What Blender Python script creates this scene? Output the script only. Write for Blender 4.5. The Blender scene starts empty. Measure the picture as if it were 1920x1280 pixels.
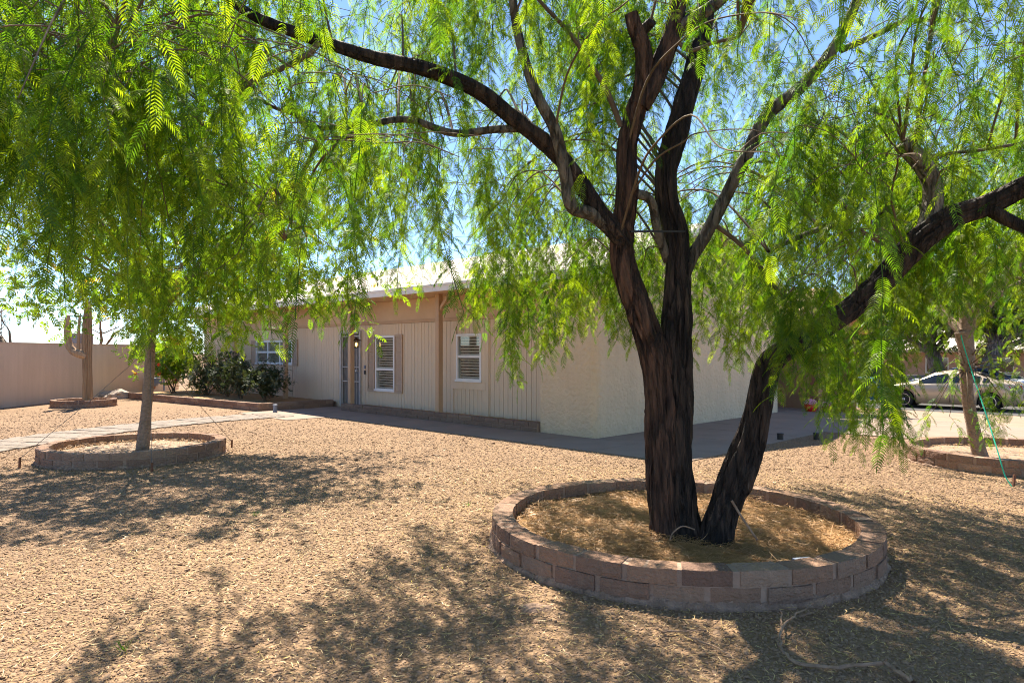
import bpy, bmesh, math, random
import numpy as np
from mathutils import Vector, Matrix, Euler, noise

R = math.radians
rng = random.Random(7)
scene = bpy.context.scene
COL = scene.collection

# ------------------------------------------------------------------ camera
F, HOR, EYE = 1277.0, 660.0, 1.55          # focal length (px of a 1920 wide frame), horizon row, eye height
cam_d = bpy.data.cameras.new('camera')
cam_d.sensor_width = 36.0
cam_d.lens = 36.0 * F / 1920.0
cam_d.shift_y = (HOR - 640.0) / 1920.0
cam_d.clip_start = 0.05
cam_d.clip_end = 2000.0
cam = bpy.data.objects.new('camera', cam_d)
cam.location = (0, 0, EYE)
cam.rotation_euler = (R(90), 0, 0)
COL.objects.link(cam)
scene.camera = cam

# ------------------------------------------------------------------ sky, sun, exposure
SUN_AZ, SUN_EL = R(-18), R(54)
world = bpy.data.worlds.new('World')
scene.world = world
world.use_nodes = True
wn = world.node_tree.nodes
wl = world.node_tree.links
wn.clear()
sky = wn.new('ShaderNodeTexSky')
sky.sky_type = 'NISHITA'
sky.sun_disc = False
sky.sun_elevation = SUN_EL
sky.sun_rotation = SUN_AZ % (2 * math.pi)
sky.altitude = 1200
sky.air_density = 0.8
sky.dust_density = 0.0
sky.ozone_density = 3.5
bgn = wn.new('ShaderNodeBackground')
bgn.inputs['Strength'].default_value = 0.095
wo = wn.new('ShaderNodeOutputWorld')
wl.new(sky.outputs[0], bgn.inputs[0])
wl.new(bgn.outputs[0], wo.inputs[0])

sun_d = bpy.data.lights.new('sun', 'SUN')
sun_d.energy = 4.9
sun_d.angle = R(0.53)
sun_d.color = (1.0, 0.91, 0.78)
sun = bpy.data.objects.new('sun', sun_d)
sdir = Vector((math.sin(SUN_AZ) * math.cos(SUN_EL), math.cos(SUN_AZ) * math.cos(SUN_EL), math.sin(SUN_EL)))
sun.rotation_euler = sdir.to_track_quat('Z', 'Y').to_euler()
sun.location = (0, 0, 20)
COL.objects.link(sun)

scene.view_settings.view_transform = 'Standard'
scene.view_settings.look = 'None'
scene.view_settings.exposure = 1.62
scene.view_settings.gamma = 1.0
scene.view_settings.use_curve_mapping = False
scene.render.engine = 'CYCLES'
scene.cycles.use_denoising = True
scene.cycles.denoising_prefilter = 'NONE'
scene.cycles.use_adaptive_sampling = True
scene.cycles.adaptive_threshold = 0.02
scene.cycles.filter_width = 1.05
scene.cycles.max_bounces = 6
scene.cycles.diffuse_bounces = 4
scene.cycles.glossy_bounces = 3
scene.cycles.transmission_bounces = 4
scene.cycles.transparent_max_bounces = 6
scene.cycles.caustics_reflective = False
scene.cycles.caustics_refractive = False

# ------------------------------------------------------------------ helpers
def P(x, y, Y):
    """a point of the place: photo column and row, and its distance Y"""
    return Vector(((x - 960) / F * Y, Y, EYE + (HOR - y) / F * Y))

def proj(p):
    return 960 + F * p[0] / p[1], HOR - F * (p[2] - EYE) / p[1]

def sstep(a, b, t):
    t = min(1, max(0, (t - a) / (b - a)))
    return t * t * (3 - 2 * t)

def gz(x, y):
    """height of the ground: level yard, dropping towards the street on the right"""
    return -0.6 * sstep(7.5, 18.5, x + 0.5 * (y - 15))

# house frame: U along the front (to the left and away), V along the side (to the right and away)
HC = Vector((1.5, 12.15, 0))
UA = Vector((-1, 1, 0)).normalized()
VA = Vector((1, 1, 0)).normalized()
def W(u, v, z=0.0):
    return HC + UA * u + VA * v + Vector((0, 0, z))
def to_uv(x, y):
    d = Vector((x, y, 0)) - HC
    return d.dot(UA), d.dot(VA)
U_ANG = math.atan2(UA.y, UA.x)

class MB:
    def __init__(s):
        s.v = []; s.f = []; s.m = []; s.smooth = False
    def add(s, verts, faces, mi=0):
        b = len(s.v)
        s.v += [tuple(p) for p in verts]
        s.f += [tuple(i + b for i in f) for f in faces]
        s.m += [mi] * len(faces)
    def hexa(s, c, mi=0):
        s.add(c, [(0,3,2,1),(4,5,6,7),(0,1,5,4),(1,2,6,5),(2,3,7,6),(3,0,4,7)], mi)
    def box(s, x0, x1, y0, y1, z0, z1, mi=0):
        s.hexa([(x0,y0,z0),(x1,y0,z0),(x1,y1,z0),(x0,y1,z0),(x0,y0,z1),(x1,y0,z1),(x1,y1,z1),(x0,y1,z1)], mi)
    def ubox(s, u0, u1, v0, v1, z0, z1, mi=0):
        s.hexa([W(u0,v0,z0),W(u1,v0,z0),W(u1,v1,z0),W(u0,v1,z0),W(u0,v0,z1),W(u1,v0,z1),W(u1,v1,z1),W(u0,v1,z1)], mi)
    def bar(s, a, b, w, h, mi=0, up=Vector((0,0,1))):
        a = Vector(a); b = Vector(b)
        d = (b - a).normalized()
        if abs(d.dot(up)) > 0.98: up = Vector((0,1,0))
        x = d.cross(up).normalized() * (w / 2); y = x.cross(d).normalized() * (h / 2)
        s.hexa([a-x-y, a+x-y, b+x-y, b-x-y, a-x+y, a+x+y, b+x+y, b-x+y], mi)
    def prism(s, poly, off, mi=0):
        n = len(poly)
        off = Vector(off)
        a = [Vector(p) for p in poly]
        s.add(a + [p + off for p in a], [tuple(range(n))[::-1], tuple(range(n, 2*n))] + [(i, (i+1) % n, n+(i+1) % n, n+i) for i in range(n)], mi)
    def lathe(s, prof, n=20, o=(0,0,0), mi=0, caps=True):
        o = Vector(o); vs = []; fs = []
        for r, z in prof:
            for k in range(n):
                a = 2*math.pi*k/n
                vs.append(o + Vector((r*math.cos(a), r*math.sin(a), z)))
        for i in range(len(prof)-1):
            for k in range(n):
                fs.append((i*n+k, i*n+(k+1) % n, (i+1)*n+(k+1) % n, (i+1)*n+k))
        if caps:
            fs.append(tuple(range(n))[::-1]); fs.append(tuple(range((len(prof)-1)*n, len(prof)*n)))
        s.add(vs, fs, mi)
    def mesh(s, name, mats, smooth=None, recalc=False):
        me = bpy.data.meshes.new(name)
        me.from_pydata(s.v, [], s.f)
        for m in (mats if isinstance(mats, (list, tuple)) else [mats]):
            me.materials.append(m)
        if any(s.m): me.polygons.foreach_set('material_index', s.m)
        if recalc:
            bm = bmesh.new(); bm.from_mesh(me)
            bmesh.ops.recalc_face_normals(bm, faces=bm.faces)
            bm.to_mesh(me); bm.free()
        if s.smooth if smooth is None else smooth:
            me.polygons.foreach_set('use_smooth', [True]*len(me.polygons))
        me.update()
        return me
    def build(s, name, mats, parent=None, smooth=None, recalc=True):
        return link(name, s.mesh(name, mats, smooth, recalc), parent)

WLOC = {}
def link(name, data, parent=None, mat=None):
    """link an object; its geometry or matrix is given in world space also when it has a parent"""
    o = bpy.data.objects.new(name, data)
    COL.objects.link(o)
    m = mat if mat is not None else Matrix.Identity(4)
    WLOC[o.name] = m
    if parent is not None:
        o.parent = parent
        o.matrix_basis = WLOC[parent.name].inverted() @ m
    else:
        o.matrix_basis = m
    return o

def tag(o, label, cat, group=None):
    o['label'] = label; o['category'] = cat
    if group: o['group'] = group
    return o
def kind(o, k):
    o['kind'] = k
    return o
def thing(name, loc, label, cat, group=None):
    o = link(name, None, None, Matrix.Translation(Vector(loc)))
    o.empty_display_size = 0.2
    return tag(o, label, cat, group)

# ------------------------------------------------------------------ materials
def mat(name, c1, c2=None, rough=0.8, nscale=6.0, bump=0.0, bscale=60.0, rnd=0.0, metal=0.0, spec=0.3, stretch=(1,1,1), c3=None, c3pos=0.72, detail=6.0, coat=0.0, bdist=0.01, streak=0.0):
    m = bpy.data.materials.new(name); m.use_nodes = True
    nt = m.node_tree; N = nt.nodes; L = nt.links
    b = N['Principled BSDF']
    b.inputs['Roughness'].default_value = rough
    b.inputs['Metallic'].default_value = metal
    b.inputs['Specular IOR Level'].default_value = spec
    b.inputs['Coat Weight'].default_value = coat
    tc = N.new('ShaderNodeTexCoord'); mp = N.new('ShaderNodeMapping')
    mp.inputs['Scale'].default_value = stretch
    L.new(tc.outputs['Object'], mp.inputs[0])
    if c2 is None: c2 = tuple(x * 0.8 for x in c1)
    no = N.new('ShaderNodeTexNoise'); no.inputs['Scale'].default_value = nscale; no.inputs['Detail'].default_value = detail
    L.new(mp.outputs[0], no.inputs['Vector'])
    cr = N.new('ShaderNodeValToRGB')
    cr.color_ramp.elements[0].position = 0.32; cr.color_ramp.elements[0].color = (*c1, 1)
    cr.color_ramp.elements[1].position = 0.66; cr.color_ramp.elements[1].color = (*c2, 1)
    if c3 is not None:
        e = cr.color_ramp.elements.new(c3pos); e.color = (*c3, 1)
    L.new(no.outputs['Fac'], cr.inputs[0])
    col = cr.outputs[0]
    if streak > 0:
        m3 = N.new('ShaderNodeMapping'); m3.inputs['Scale'].default_value = (2.6, 2.6, 0.22); L.new(tc.outputs['Object'], m3.inputs[0])
        n3 = N.new('ShaderNodeTexNoise'); n3.inputs['Scale'].default_value = 1.6; n3.inputs['Detail'].default_value = 9; n3.inputs['Roughness'].default_value = 0.7
        L.new(m3.outputs[0], n3.inputs['Vector'])
        r3 = N.new('ShaderNodeMapRange'); r3.inputs['From Min'].default_value = 0.35; r3.inputs['From Max'].default_value = 0.62; r3.inputs['To Min'].default_value = 1 - streak; r3.inputs['To Max'].default_value = 1.03
        L.new(n3.outputs['Fac'], r3.inputs[0])
        h3 = N.new('ShaderNodeHueSaturation'); L.new(col, h3.inputs['Color']); L.new(r3.outputs[0], h3.inputs['Value']); col = h3.outputs[0]
    if rnd > 0:
        oi = N.new('ShaderNodeObjectInfo'); hs = N.new('ShaderNodeHueSaturation')
        mr = N.new('ShaderNodeMapRange'); mr.inputs['To Min'].default_value = 1 - rnd; mr.inputs['To Max'].default_value = 1 + rnd
        L.new(oi.outputs['Random'], mr.inputs[0]); L.new(mr.outputs[0], hs.inputs['Value'])
        ma = N.new('ShaderNodeMath'); ma.operation = 'MULTIPLY'; ma.inputs[1].default_value = 7.31
        fr = N.new('ShaderNodeMath'); fr.operation = 'FRACT'
        mh = N.new('ShaderNodeMapRange'); mh.inputs['To Min'].default_value = 0.5 - rnd*0.05; mh.inputs['To Max'].default_value = 0.5 + rnd*0.05
        L.new(oi.outputs['Random'], ma.inputs[0]); L.new(ma.outputs[0], fr.inputs[0]); L.new(fr.outputs[0], mh.inputs[0]); L.new(mh.outputs[0], hs.inputs['Hue'])
        L.new(col, hs.inputs['Color']); col = hs.outputs[0]
    L.new(col, b.inputs['Base Color'])
    if bump > 0:
        n2 = N.new('ShaderNodeTexNoise'); n2.inputs['Scale'].default_value = bscale; n2.inputs['Detail'].default_value = 8
        L.new(mp.outputs[0], n2.inputs['Vector'])
        bp = N.new('ShaderNodeBump'); bp.inputs['Strength'].default_value = bump; bp.inputs['Distance'].default_value = bdist
        L.new(n2.outputs['Fac'], bp.inputs['Height']); L.new(bp.outputs[0], b.inputs['Normal'])
    return m

def gravel_mat(name, cols, scale=38.0, bump=1.0):
    m = bpy.data.materials.new(name); m.use_nodes = True
    nt = m.node_tree; N = nt.nodes; L = nt.links
    b = N['Principled BSDF']; b.inputs['Roughness'].default_value = 0.9; b.inputs['Specular IOR Level'].default_value = 0.2
    tc = N.new('ShaderNodeTexCoord')
    vo = N.new('ShaderNodeTexVoronoi'); vo.inputs['Scale'].default_value = scale
    L.new(tc.outputs['Object'], vo.inputs['Vector'])
    sep = N.new('ShaderNodeSeparateColor'); L.new(vo.outputs['Color'], sep.inputs[0])
    cr = N.new('ShaderNodeValToRGB')
    els = cr.color_ramp.elements
    for i, c in enumerate(cols):
        e = els[i] if i < 2 else els.new(0.5)
        e.position = i / (len(cols) - 1)
        e.color = (*c, 1)
    L.new(sep.outputs[0], cr.inputs[0])
    no = N.new('ShaderNodeTexNoise'); no.inputs['Scale'].default_value = 0.7; no.inputs['Detail'].default_value = 8; no.inputs['Roughness'].default_value = 0.65
    L.new(tc.outputs['Object'], no.inputs['Vector'])
    mr = N.new('ShaderNodeMapRange'); mr.inputs['From Min'].default_value = 0.3; mr.inputs['From Max'].default_value = 0.7
    mr.inputs['To Min'].default_value = 0.82; mr.inputs['To Max'].default_value = 1.12
    L.new(no.outputs['Fac'], mr.inputs[0])
    hs = N.new('ShaderNodeHueSaturation'); L.new(cr.outputs[0], hs.inputs['Color']); L.new(mr.outputs[0], hs.inputs['Value'])
    L.new(hs.outputs[0], b.inputs['Base Color'])
    bp = N.new('ShaderNodeBump'); bp.inputs['Strength'].default_value = bump; bp.inputs['Distance'].default_value = 0.02; bp.invert = True
    L.new(vo.outputs['Distance'], bp.inputs['Height']); L.new(bp.outputs[0], b.inputs['Normal'])
    return m

def ramp_random_mat(name, cols, rough=0.85, spec=0.2, bump=0.0, bscale=80):
    """one colour of the list for each object or instance"""
    m = bpy.data.materials.new(name); m.use_nodes = True
    nt = m.node_tree; N = nt.nodes; L = nt.links
    b = N['Principled BSDF']; b.inputs['Roughness'].default_value = rough; b.inputs['Specular IOR Level'].default_value = spec
    oi = N.new('ShaderNodeObjectInfo'); cr = N.new('ShaderNodeValToRGB')
    els = cr.color_ramp.elements
    for i, c in enumerate(cols):
        e = els[i] if i < 2 else els.new(0.5)
        e.position = i / (len(cols) - 1); e.color = (*c, 1)
    L.new(oi.outputs['Random'], cr.inputs[0])
    tc = N.new('ShaderNodeTexCoord'); no = N.new('ShaderNodeTexNoise'); no.inputs['Scale'].default_value = 14; no.inputs['Detail'].default_value = 8; no.inputs['Roughness'].default_value = 0.7
    L.new(tc.outputs['Object'], no.inputs['Vector'])
    mr = N.new('ShaderNodeMapRange'); mr.inputs['From Min'].default_value = 0.3; mr.inputs['From Max'].default_value = 0.7; mr.inputs['To Min'].default_value = 0.86; mr.inputs['To Max'].default_value = 1.12
    L.new(no.outputs['Fac'], mr.inputs[0])
    hs = N.new('ShaderNodeHueSaturation'); L.new(cr.outputs[0], hs.inputs['Color']); L.new(mr.outputs[0], hs.inputs['Value'])
    L.new(hs.outputs[0], b.inputs['Base Color'])
    if bump:
        n2 = N.new('ShaderNodeTexNoise'); n2.inputs['Scale'].default_value = bscale; n2.inputs['Detail'].default_value = 8
        L.new(tc.outputs['Object'], n2.inputs['Vector'])
        bp = N.new('ShaderNodeBump'); bp.inputs['Strength'].default_value = bump; bp.inputs['Distance'].default_value = 0.03
        L.new(n2.outputs['Fac'], bp.inputs['Height']); L.new(bp.outputs[0], b.inputs['Normal'])
    return m

def tint_mat(name, cols, trans=0.45, tmul=(1.7, 1.7, 1.0), rough=0.5, rndw=0.45, gloss=0.05):
    """leaf: colour from the per-leaf attribute 'tint' and the spray; light passes through"""
    m = bpy.data.materials.new(name); m.use_nodes = True
    nt = m.node_tree; N = nt.nodes; L = nt.links
    N.clear()
    out = N.new('ShaderNodeOutputMaterial')
    at = N.new('ShaderNodeAttribute'); at.attribute_name = 'tint'
    oi = N.new('ShaderNodeObjectInfo')
    mx = N.new('ShaderNodeMix'); mx.data_type = 'FLOAT'; mx.inputs[0].default_value = rndw
    L.new(at.outputs['Fac'], mx.inputs[2]); L.new(oi.outputs['Random'], mx.inputs[3])
    gt = N.new('ShaderNodeMath'); gt.operation = 'GREATER_THAN'; gt.inputs[1].default_value = 0.988
    L.new(at.outputs['Fac'], gt.inputs[0])
    cr = N.new('ShaderNodeValToRGB')
    els = cr.color_ramp.elements
    for i, c in enumerate(cols[:-1]):
        e = els[i] if i < 2 else els.new(0.5)
        e.position = 0.15 + 0.7 * i / (len(cols) - 2); e.color = (*c, 1)
    L.new(mx.outputs[0], cr.inputs[0])
    cm = N.new('ShaderNodeMix'); cm.data_type = 'RGBA'
    L.new(gt.outputs[0], cm.inputs[0]); L.new(cr.outputs[0], cm.inputs[6]); cm.inputs[7].default_value = (*cols[-1], 1)
    di = N.new('ShaderNodeBsdfDiffuse'); L.new(cm.outputs[2], di.inputs[0])
    vm = N.new('ShaderNodeVectorMath'); vm.operation = 'MULTIPLY'; vm.inputs[1].default_value = tmul
    L.new(cm.outputs[2], vm.inputs[0])
    tr = N.new('ShaderNodeBsdfTranslucent'); L.new(vm.outputs[0], tr.inputs[0])
    ms = N.new('ShaderNodeMixShader'); ms.inputs[0].default_value = trans
    L.new(di.outputs[0], ms.inputs[1]); L.new(tr.outputs[0], ms.inputs[2])
    gl = N.new('ShaderNodeBsdfGlossy'); gl.inputs['Roughness'].default_value = rough
    m2 = N.new('ShaderNodeMixShader'); m2.inputs[0].default_value = gloss
    L.new(ms.outputs[0], m2.inputs[1]); L.new(gl.outputs[0], m2.inputs[2])
    L.new(m2.outputs[0], out.inputs[0])
    return m

def glass_mat(name, tint=(0.6, 0.65, 0.66), ior=1.5):
    m = bpy.data.materials.new(name); m.use_nodes = True
    nt = m.node_tree; N = nt.nodes; L = nt.links
    N.clear()
    out = N.new('ShaderNodeOutputMaterial')
    tr = N.new('ShaderNodeBsdfTransparent'); tr.inputs[0].default_value = (*tint, 1)
    gl = N.new('ShaderNodeBsdfGlossy'); gl.inputs['Roughness'].default_value = 0.02
    fr = N.new('ShaderNodeLayerWeight'); fr.inputs['Blend'].default_value = 0.5
    pw = N.new('ShaderNodeMath'); pw.operation = 'POWER'; pw.inputs[1].default_value = 3.0
    ad = N.new('ShaderNodeMath'); ad.operation = 'MULTIPLY_ADD'; ad.inputs[1].default_value = 0.6; ad.inputs[2].default_value = 0.05
    L.new(fr.outputs['Facing'], pw.inputs[0]); L.new(pw.outputs[0], ad.inputs[0])
    ms = N.new('ShaderNodeMixShader')
    L.new(ad.outputs[0], ms.inputs[0]); L.new(tr.outputs[0], ms.inputs[1]); L.new(gl.outputs[0], ms.inputs[2])
    L.new(ms.outputs[0], out.inputs[0])
    return m

M = {}
M['gravel'] = gravel_mat('gravel_ground', [(0.224,0.14,0.078),(0.297,0.191,0.109),(0.263,0.168,0.095),(0.337,0.229,0.14),(0.244,0.155,0.086)])
M['dirt'] = mat('bare_dirt', (0.33,0.235,0.16), (0.27,0.19,0.13), 0.95, 2.0, 0.6, 30)
M['stone'] = ramp_random_mat('gravel_stone', [(0.224,0.138,0.084),(0.327,0.213,0.132),(0.281,0.18,0.109),(0.383,0.271,0.182),(0.255,0.161,0.096),(0.337,0.225,0.138)])
M['litter'] = tint_mat('fallen_leaflet', [(0.55,0.38,0.13),(0.66,0.47,0.20),(0.42,0.27,0.11),(0.65,0.5,0.06)], 0.2, (1,1,1))
M['straw'] = tint_mat('dry_straw', [(0.418,0.226,0.089),(0.585,0.355,0.169),(0.318,0.169,0.07),(0.351,0.21,0.07)], 0.2, (1,1,1))
M['soil'] = mat('mulch_soil', (0.28,0.165,0.07), (0.42,0.26,0.11), 0.95, 7, 0.9, 40)
M['block'] = ramp_random_mat('wall_block', [(0.24,0.15,0.105),(0.33,0.20,0.13),(0.205,0.125,0.09),(0.30,0.20,0.15),(0.26,0.15,0.095),(0.36,0.24,0.165)], 0.92, 0.15, 0.9, 45)
M['block_dark'] = ramp_random_mat('bed_block', [(0.26,0.17,0.12),(0.22,0.145,0.105),(0.29,0.20,0.14)], 0.92, 0.15, 0.9, 45)
M['mortar'] = mat('mortar', (0.40,0.275,0.20), (0.31,0.21,0.15), 0.95, 9, 0.8, 60)
M['footing'] = mat('rough_footing', (0.38,0.25,0.175), (0.24,0.155,0.105), 0.95, 12, 1.0, 40, bdist=0.03)
M['concrete'] = mat('concrete', (0.30,0.222,0.165), (0.25,0.185,0.135), 0.9, 1.6, 0.25, 90, detail=9)
M['paver'] = ramp_random_mat('paver', [(0.212,0.176,0.141),(0.256,0.211,0.17),(0.194,0.16,0.128),(0.237,0.192,0.147)], 0.9, 0.2, 0.5, 70)
M['siding'] = mat('painted_siding', (0.72,0.56,0.39), (0.67,0.515,0.355), 0.75, 3, 0.35, 30, stretch=(1,1,0.12), streak=0.06)
M['trim_tan'] = mat('tan_trim', (0.54,0.36,0.22), (0.49,0.32,0.195), 0.7, 4, 0.3, 40, stretch=(1,1,0.2))
M['groove'] = mat('siding_backing', (0.30,0.235,0.18), None, 0.9)
M['stucco'] = mat('stucco', (0.70,0.55,0.37), (0.64,0.495,0.33), 0.95, 1.1, 1.0, 14, detail=10, bdist=0.05, c3=(0.67,0.525,0.35), streak=0.05)
M['white_trim'] = mat('white_fascia', (0.86,0.80,0.73), (0.80,0.74,0.67), 0.7, 5, 0.2, 40)
M['roof'] = mat('white_roof_coating', (0.56,0.50,0.42), (0.47,0.41,0.34), 0.9, 2.2, 0.8, 12, stretch=(1,1,1), bdist=0.03)
M['soffit'] = mat('soffit_paint', (0.63,0.45,0.295), (0.58,0.41,0.265), 0.8, 3)
M['white'] = mat('white_vinyl', (0.80,0.78,0.75), (0.76,0.74,0.71), 0.5, 4)
M['shutter'] = mat('shutter_paint', (0.50,0.36,0.25), (0.46,0.33,0.23), 0.7, 4)
M['blind'] = mat('blind_slat', (0.85,0.80,0.72), (0.82,0.77,0.69), 0.6, 5)
M['dark'] = mat('unlit_interior', (0.035,0.03,0.028), None, 0.9)  # near-black colour stands in for the shade inside the rooms
M['glass'] = glass_mat('window_glass', (0.86,0.88,0.87))
M['doorbar'] = mat('door_bars', (0.50,0.45,0.40), None, 0.5, 6)
M['doorpanel'] = mat('entry_door', (0.20,0.18,0.165), (0.17,0.155,0.14), 0.6, 4)
M['black'] = mat('black_metal', (0.025,0.022,0.02), None, 0.5, 6, spec=0.4)
M['bronze'] = mat('bronze_metal', (0.09,0.06,0.035), None, 0.45, 8, metal=0.5)
M['wall'] = mat('yard_wall_stucco', (0.66,0.51,0.375), (0.60,0.455,0.33), 0.95, 0.9, 0.8, 25, detail=10, stretch=(1,1,0.6), streak=0.07)
M['bark'] = None
M['rock'] = mat('boulder', (0.46,0.38,0.30), (0.33,0.26,0.20), 0.95, 5, 1.0, 18, bdist=0.03)
M['cactus'] = mat('dry_cactus', (0.46,0.32,0.19), (0.34,0.22,0.13), 0.85, 3.5, 0.9, 30, stretch=(6,6,0.6))
M['cactus_gap'] = mat('dry_cactus_groove', (0.10,0.07,0.045), None, 0.95, 3)
M['twig'] = mat('dead_branch', (0.38,0.25,0.165), (0.22,0.14,0.09), 0.8, 14, 0.5, 50)
M['rust'] = mat('rusty_stake', (0.20,0.09,0.05), (0.12,0.06,0.04), 0.9, 30)
M['wire'] = mat('guy_wire_metal', (0.18,0.15,0.13), None, 0.5, 9, metal=0.6)
M['green_cord'] = mat('green_cord', (0.03,0.50,0.30), (0.02,0.40,0.25), 0.6, 10)
M['red_plastic'] = mat('red_plastic', (0.75,0.03,0.03), None, 0.4, 8)
M['pink'] = mat('pink_flower', (0.65,0.20,0.30), (0.75,0.40,0.45), 0.7, 40)
M['red_flower'] = mat('red_flower', (0.85,0.06,0.02), None, 0.7, 20)
M['blue_bin'] = mat('blue_plastic', (0.03,0.15,0.30), (0.025,0.12,0.25), 0.5, 6)
M['dark_bin'] = mat('dark_plastic', (0.03,0.03,0.035), None, 0.5, 6)
M['terracotta'] = mat('terracotta', (0.33,0.15,0.09), None, 0.8, 10)
M['meter'] = mat('grey_blue_metal', (0.22,0.26,0.33), (0.18,0.2,0.25), 0.5, 9)
M['redwood'] = mat('reddish_post', (0.30,0.13,0.09), (0.24,0.10,0.07), 0.8, 6, 0.3, 30)
M['gable'] = mat('tan_gable', (0.42,0.27,0.16), (0.37,0.235,0.14), 0.85, 3, 0.3, 20)
M['paint_champagne'] = mat('champagne_paint', (0.50,0.40,0.275), (0.48,0.385,0.265), 0.35, 3, metal=0.25, spec=0.5, coat=0.6)
M['paint_silver'] = mat('silver_paint', (0.50,0.54,0.58), (0.48,0.52,0.56), 0.3, 3, metal=0.45, spec=0.5, coat=0.6)
M['paint_blue'] = mat('dark_blue_paint', (0.07,0.09,0.15), None, 0.3, 3, metal=0.3, spec=0.5, coat=0.6)
M['car_glass'] = mat('car_glass', (0.015,0.017,0.02), None, 0.05, 3, spec=0.7)
M['tyre'] = mat('tyre_rubber', (0.025,0.024,0.023), None, 0.9, 20)
M['rim'] = mat('alloy_rim', (0.62,0.62,0.63), None, 0.3, 9, metal=0.7)
M['lamp_clear'] = mat('headlamp', (0.6,0.6,0.6), None, 0.1, 9, metal=0.3, spec=0.8)
M['lamp_red'] = mat('tail_lamp', (0.5,0.01,0.015), None, 0.2, 9, spec=0.6)
M['grey_block'] = mat('grey_block_wall', (0.34,0.28,0.24), (0.28,0.23,0.20), 0.95, 5, 0.6, 20)
M['far_wall'] = mat('far_house_wall', (0.55,0.36,0.27), None, 0.9, 3)
M['asphalt'] = mat('asphalt', (0.09,0.085,0.08), (0.07,0.065,0.06), 0.95, 20, 0.4, 80)

def bark_mat(name, c_dark, c_mid, c_hi, hi_pos=0.72, stretch=(9,9,0.9), gloss=0.35, crack=(11,11,1.7)):
    """bark: colour streaks along the limb and broken plates raised by a stretched cell pattern"""
    m = mat(name, c_dark, c_mid, 0.75, 3.0, 1.0, 9.0, stretch=stretch, c3=c_hi, c3pos=hi_pos, detail=10, spec=gloss, bdist=0.03)
    N = m.node_tree.nodes; L = m.node_tree.links
    b = N['Principled BSDF']; bp = [n for n in N if n.type == 'BUMP'][0]
    tc = [n for n in N if n.type == 'TEX_COORD'][0]
    mp = N.new('ShaderNodeMapping'); mp.inputs['Scale'].default_value = crack; L.new(tc.outputs['Object'], mp.inputs[0])
    nd = N.new('ShaderNodeTexNoise'); nd.inputs['Scale'].default_value = 1.4; nd.inputs['Detail'].default_value = 5; L.new(mp.outputs[0], nd.inputs['Vector'])
    ad = N.new('ShaderNodeMix'); ad.data_type = 'RGBA'; ad.blend_type = 'LINEAR_LIGHT'; ad.inputs[0].default_value = 0.55
    L.new(mp.outputs[0], ad.inputs[6]); L.new(nd.outputs['Color'], ad.inputs[7])
    vo = N.new('ShaderNodeTexVoronoi'); vo.feature = 'DISTANCE_TO_EDGE'; vo.inputs['Scale'].default_value = 1.0; L.new(ad.outputs[2], vo.inputs['Vector'])
    mr = N.new('ShaderNodeMapRange'); mr.inputs['From Max'].default_value = 0.16; L.new(vo.outputs['Distance'], mr.inputs[0])
    b2 = N.new('ShaderNodeBump'); b2.inputs['Strength'].default_value = 1.0; b2.inputs['Distance'].default_value = 0.022
    L.new(mr.outputs[0], b2.inputs['Height']); L.new(bp.outputs[0], b2.inputs['Normal']); L.new(b2.outputs[0], b.inputs['Normal'])
    cr = [n for n in N if n.type == 'VALTORGB'][0]
    hs = N.new('ShaderNodeHueSaturation'); m4 = N.new('ShaderNodeMapRange'); m4.inputs['To Min'].default_value = 0.45; m4.inputs['To Max'].default_value = 1.15
    L.new(mr.outputs[0], m4.inputs[0]); L.new(m4.outputs[0], hs.inputs['Value']); L.new(cr.outputs[0], hs.inputs['Color']); L.new(hs.outputs[0], b.inputs['Base Color'])
    return m
M['bark'] = bark_mat('charred_bark', (0.014,0.0095,0.007), (0.066,0.041,0.027), (0.21,0.145,0.10), 0.75)
M['bark_red_sunlit'] = bark_mat('reddish_sunlit_bark', (0.018,0.010,0.007), (0.14,0.072,0.043), (0.30,0.18,0.11), 0.77)  # reddish bark, lightened to put sunlit patches into its colour
M['bark_grey'] = bark_mat('grey_bark', (0.085,0.068,0.048), (0.18,0.15,0.11), (0.28,0.24,0.18), 0.8, stretch=(6,6,2))
M['bark_pale'] = bark_mat('pale_bark', (0.16,0.13,0.10), (0.28,0.24,0.19), (0.38,0.33,0.27), 0.8, stretch=(6,6,2))
M['bark_twig'] = mat('twig_bark', (0.11,0.075,0.045), (0.17,0.12,0.075), 0.85, 6)
M['bark_small'] = mat('small_trunk_bark', (0.21,0.145,0.10), (0.31,0.22,0.16), 0.9, 5.0, 0.9, 9.0, stretch=(5,5,7), c3=(0.38,0.285,0.215), c3pos=0.8, detail=9, bdist=0.02)
M['bark_far'] = bark_mat('far_trunk_bark', (0.10,0.085,0.075), (0.20,0.17,0.15), (0.26,0.23,0.2), 0.8, stretch=(3,3,0.8))
M['leaf_pepper'] = tint_mat('pepper_leaf', [(0.035,0.10,0.006),(0.07,0.15,0.008),(0.12,0.20,0.008),(0.18,0.25,0.010),(0.45,0.33,0.08)], 0.6, (2.5,2.3,0.8), gloss=0.025)
M['leaf_bright'] = tint_mat('small_tree_leaf', [(0.06,0.13,0.008),(0.12,0.20,0.010),(0.19,0.26,0.012),(0.36,0.27,0.05)], 0.6, (2.2,2.1,0.8), gloss=0.03)
M['leaf_shaded'] = tint_mat('shaded_shrub_leaf', [(0.025,0.04,0.014),(0.045,0.065,0.02),(0.07,0.085,0.03),(0.10,0.08,0.04)], 0.25)  # deep shade under the eave is put into these leaf colours
M['leaf_far'] = tint_mat('far_tree_leaf', [(0.05,0.085,0.02),(0.10,0.14,0.035),(0.16,0.20,0.06),(0.2,0.2,0.07)], 0.45, (1.8,1.8,1.0))

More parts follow.
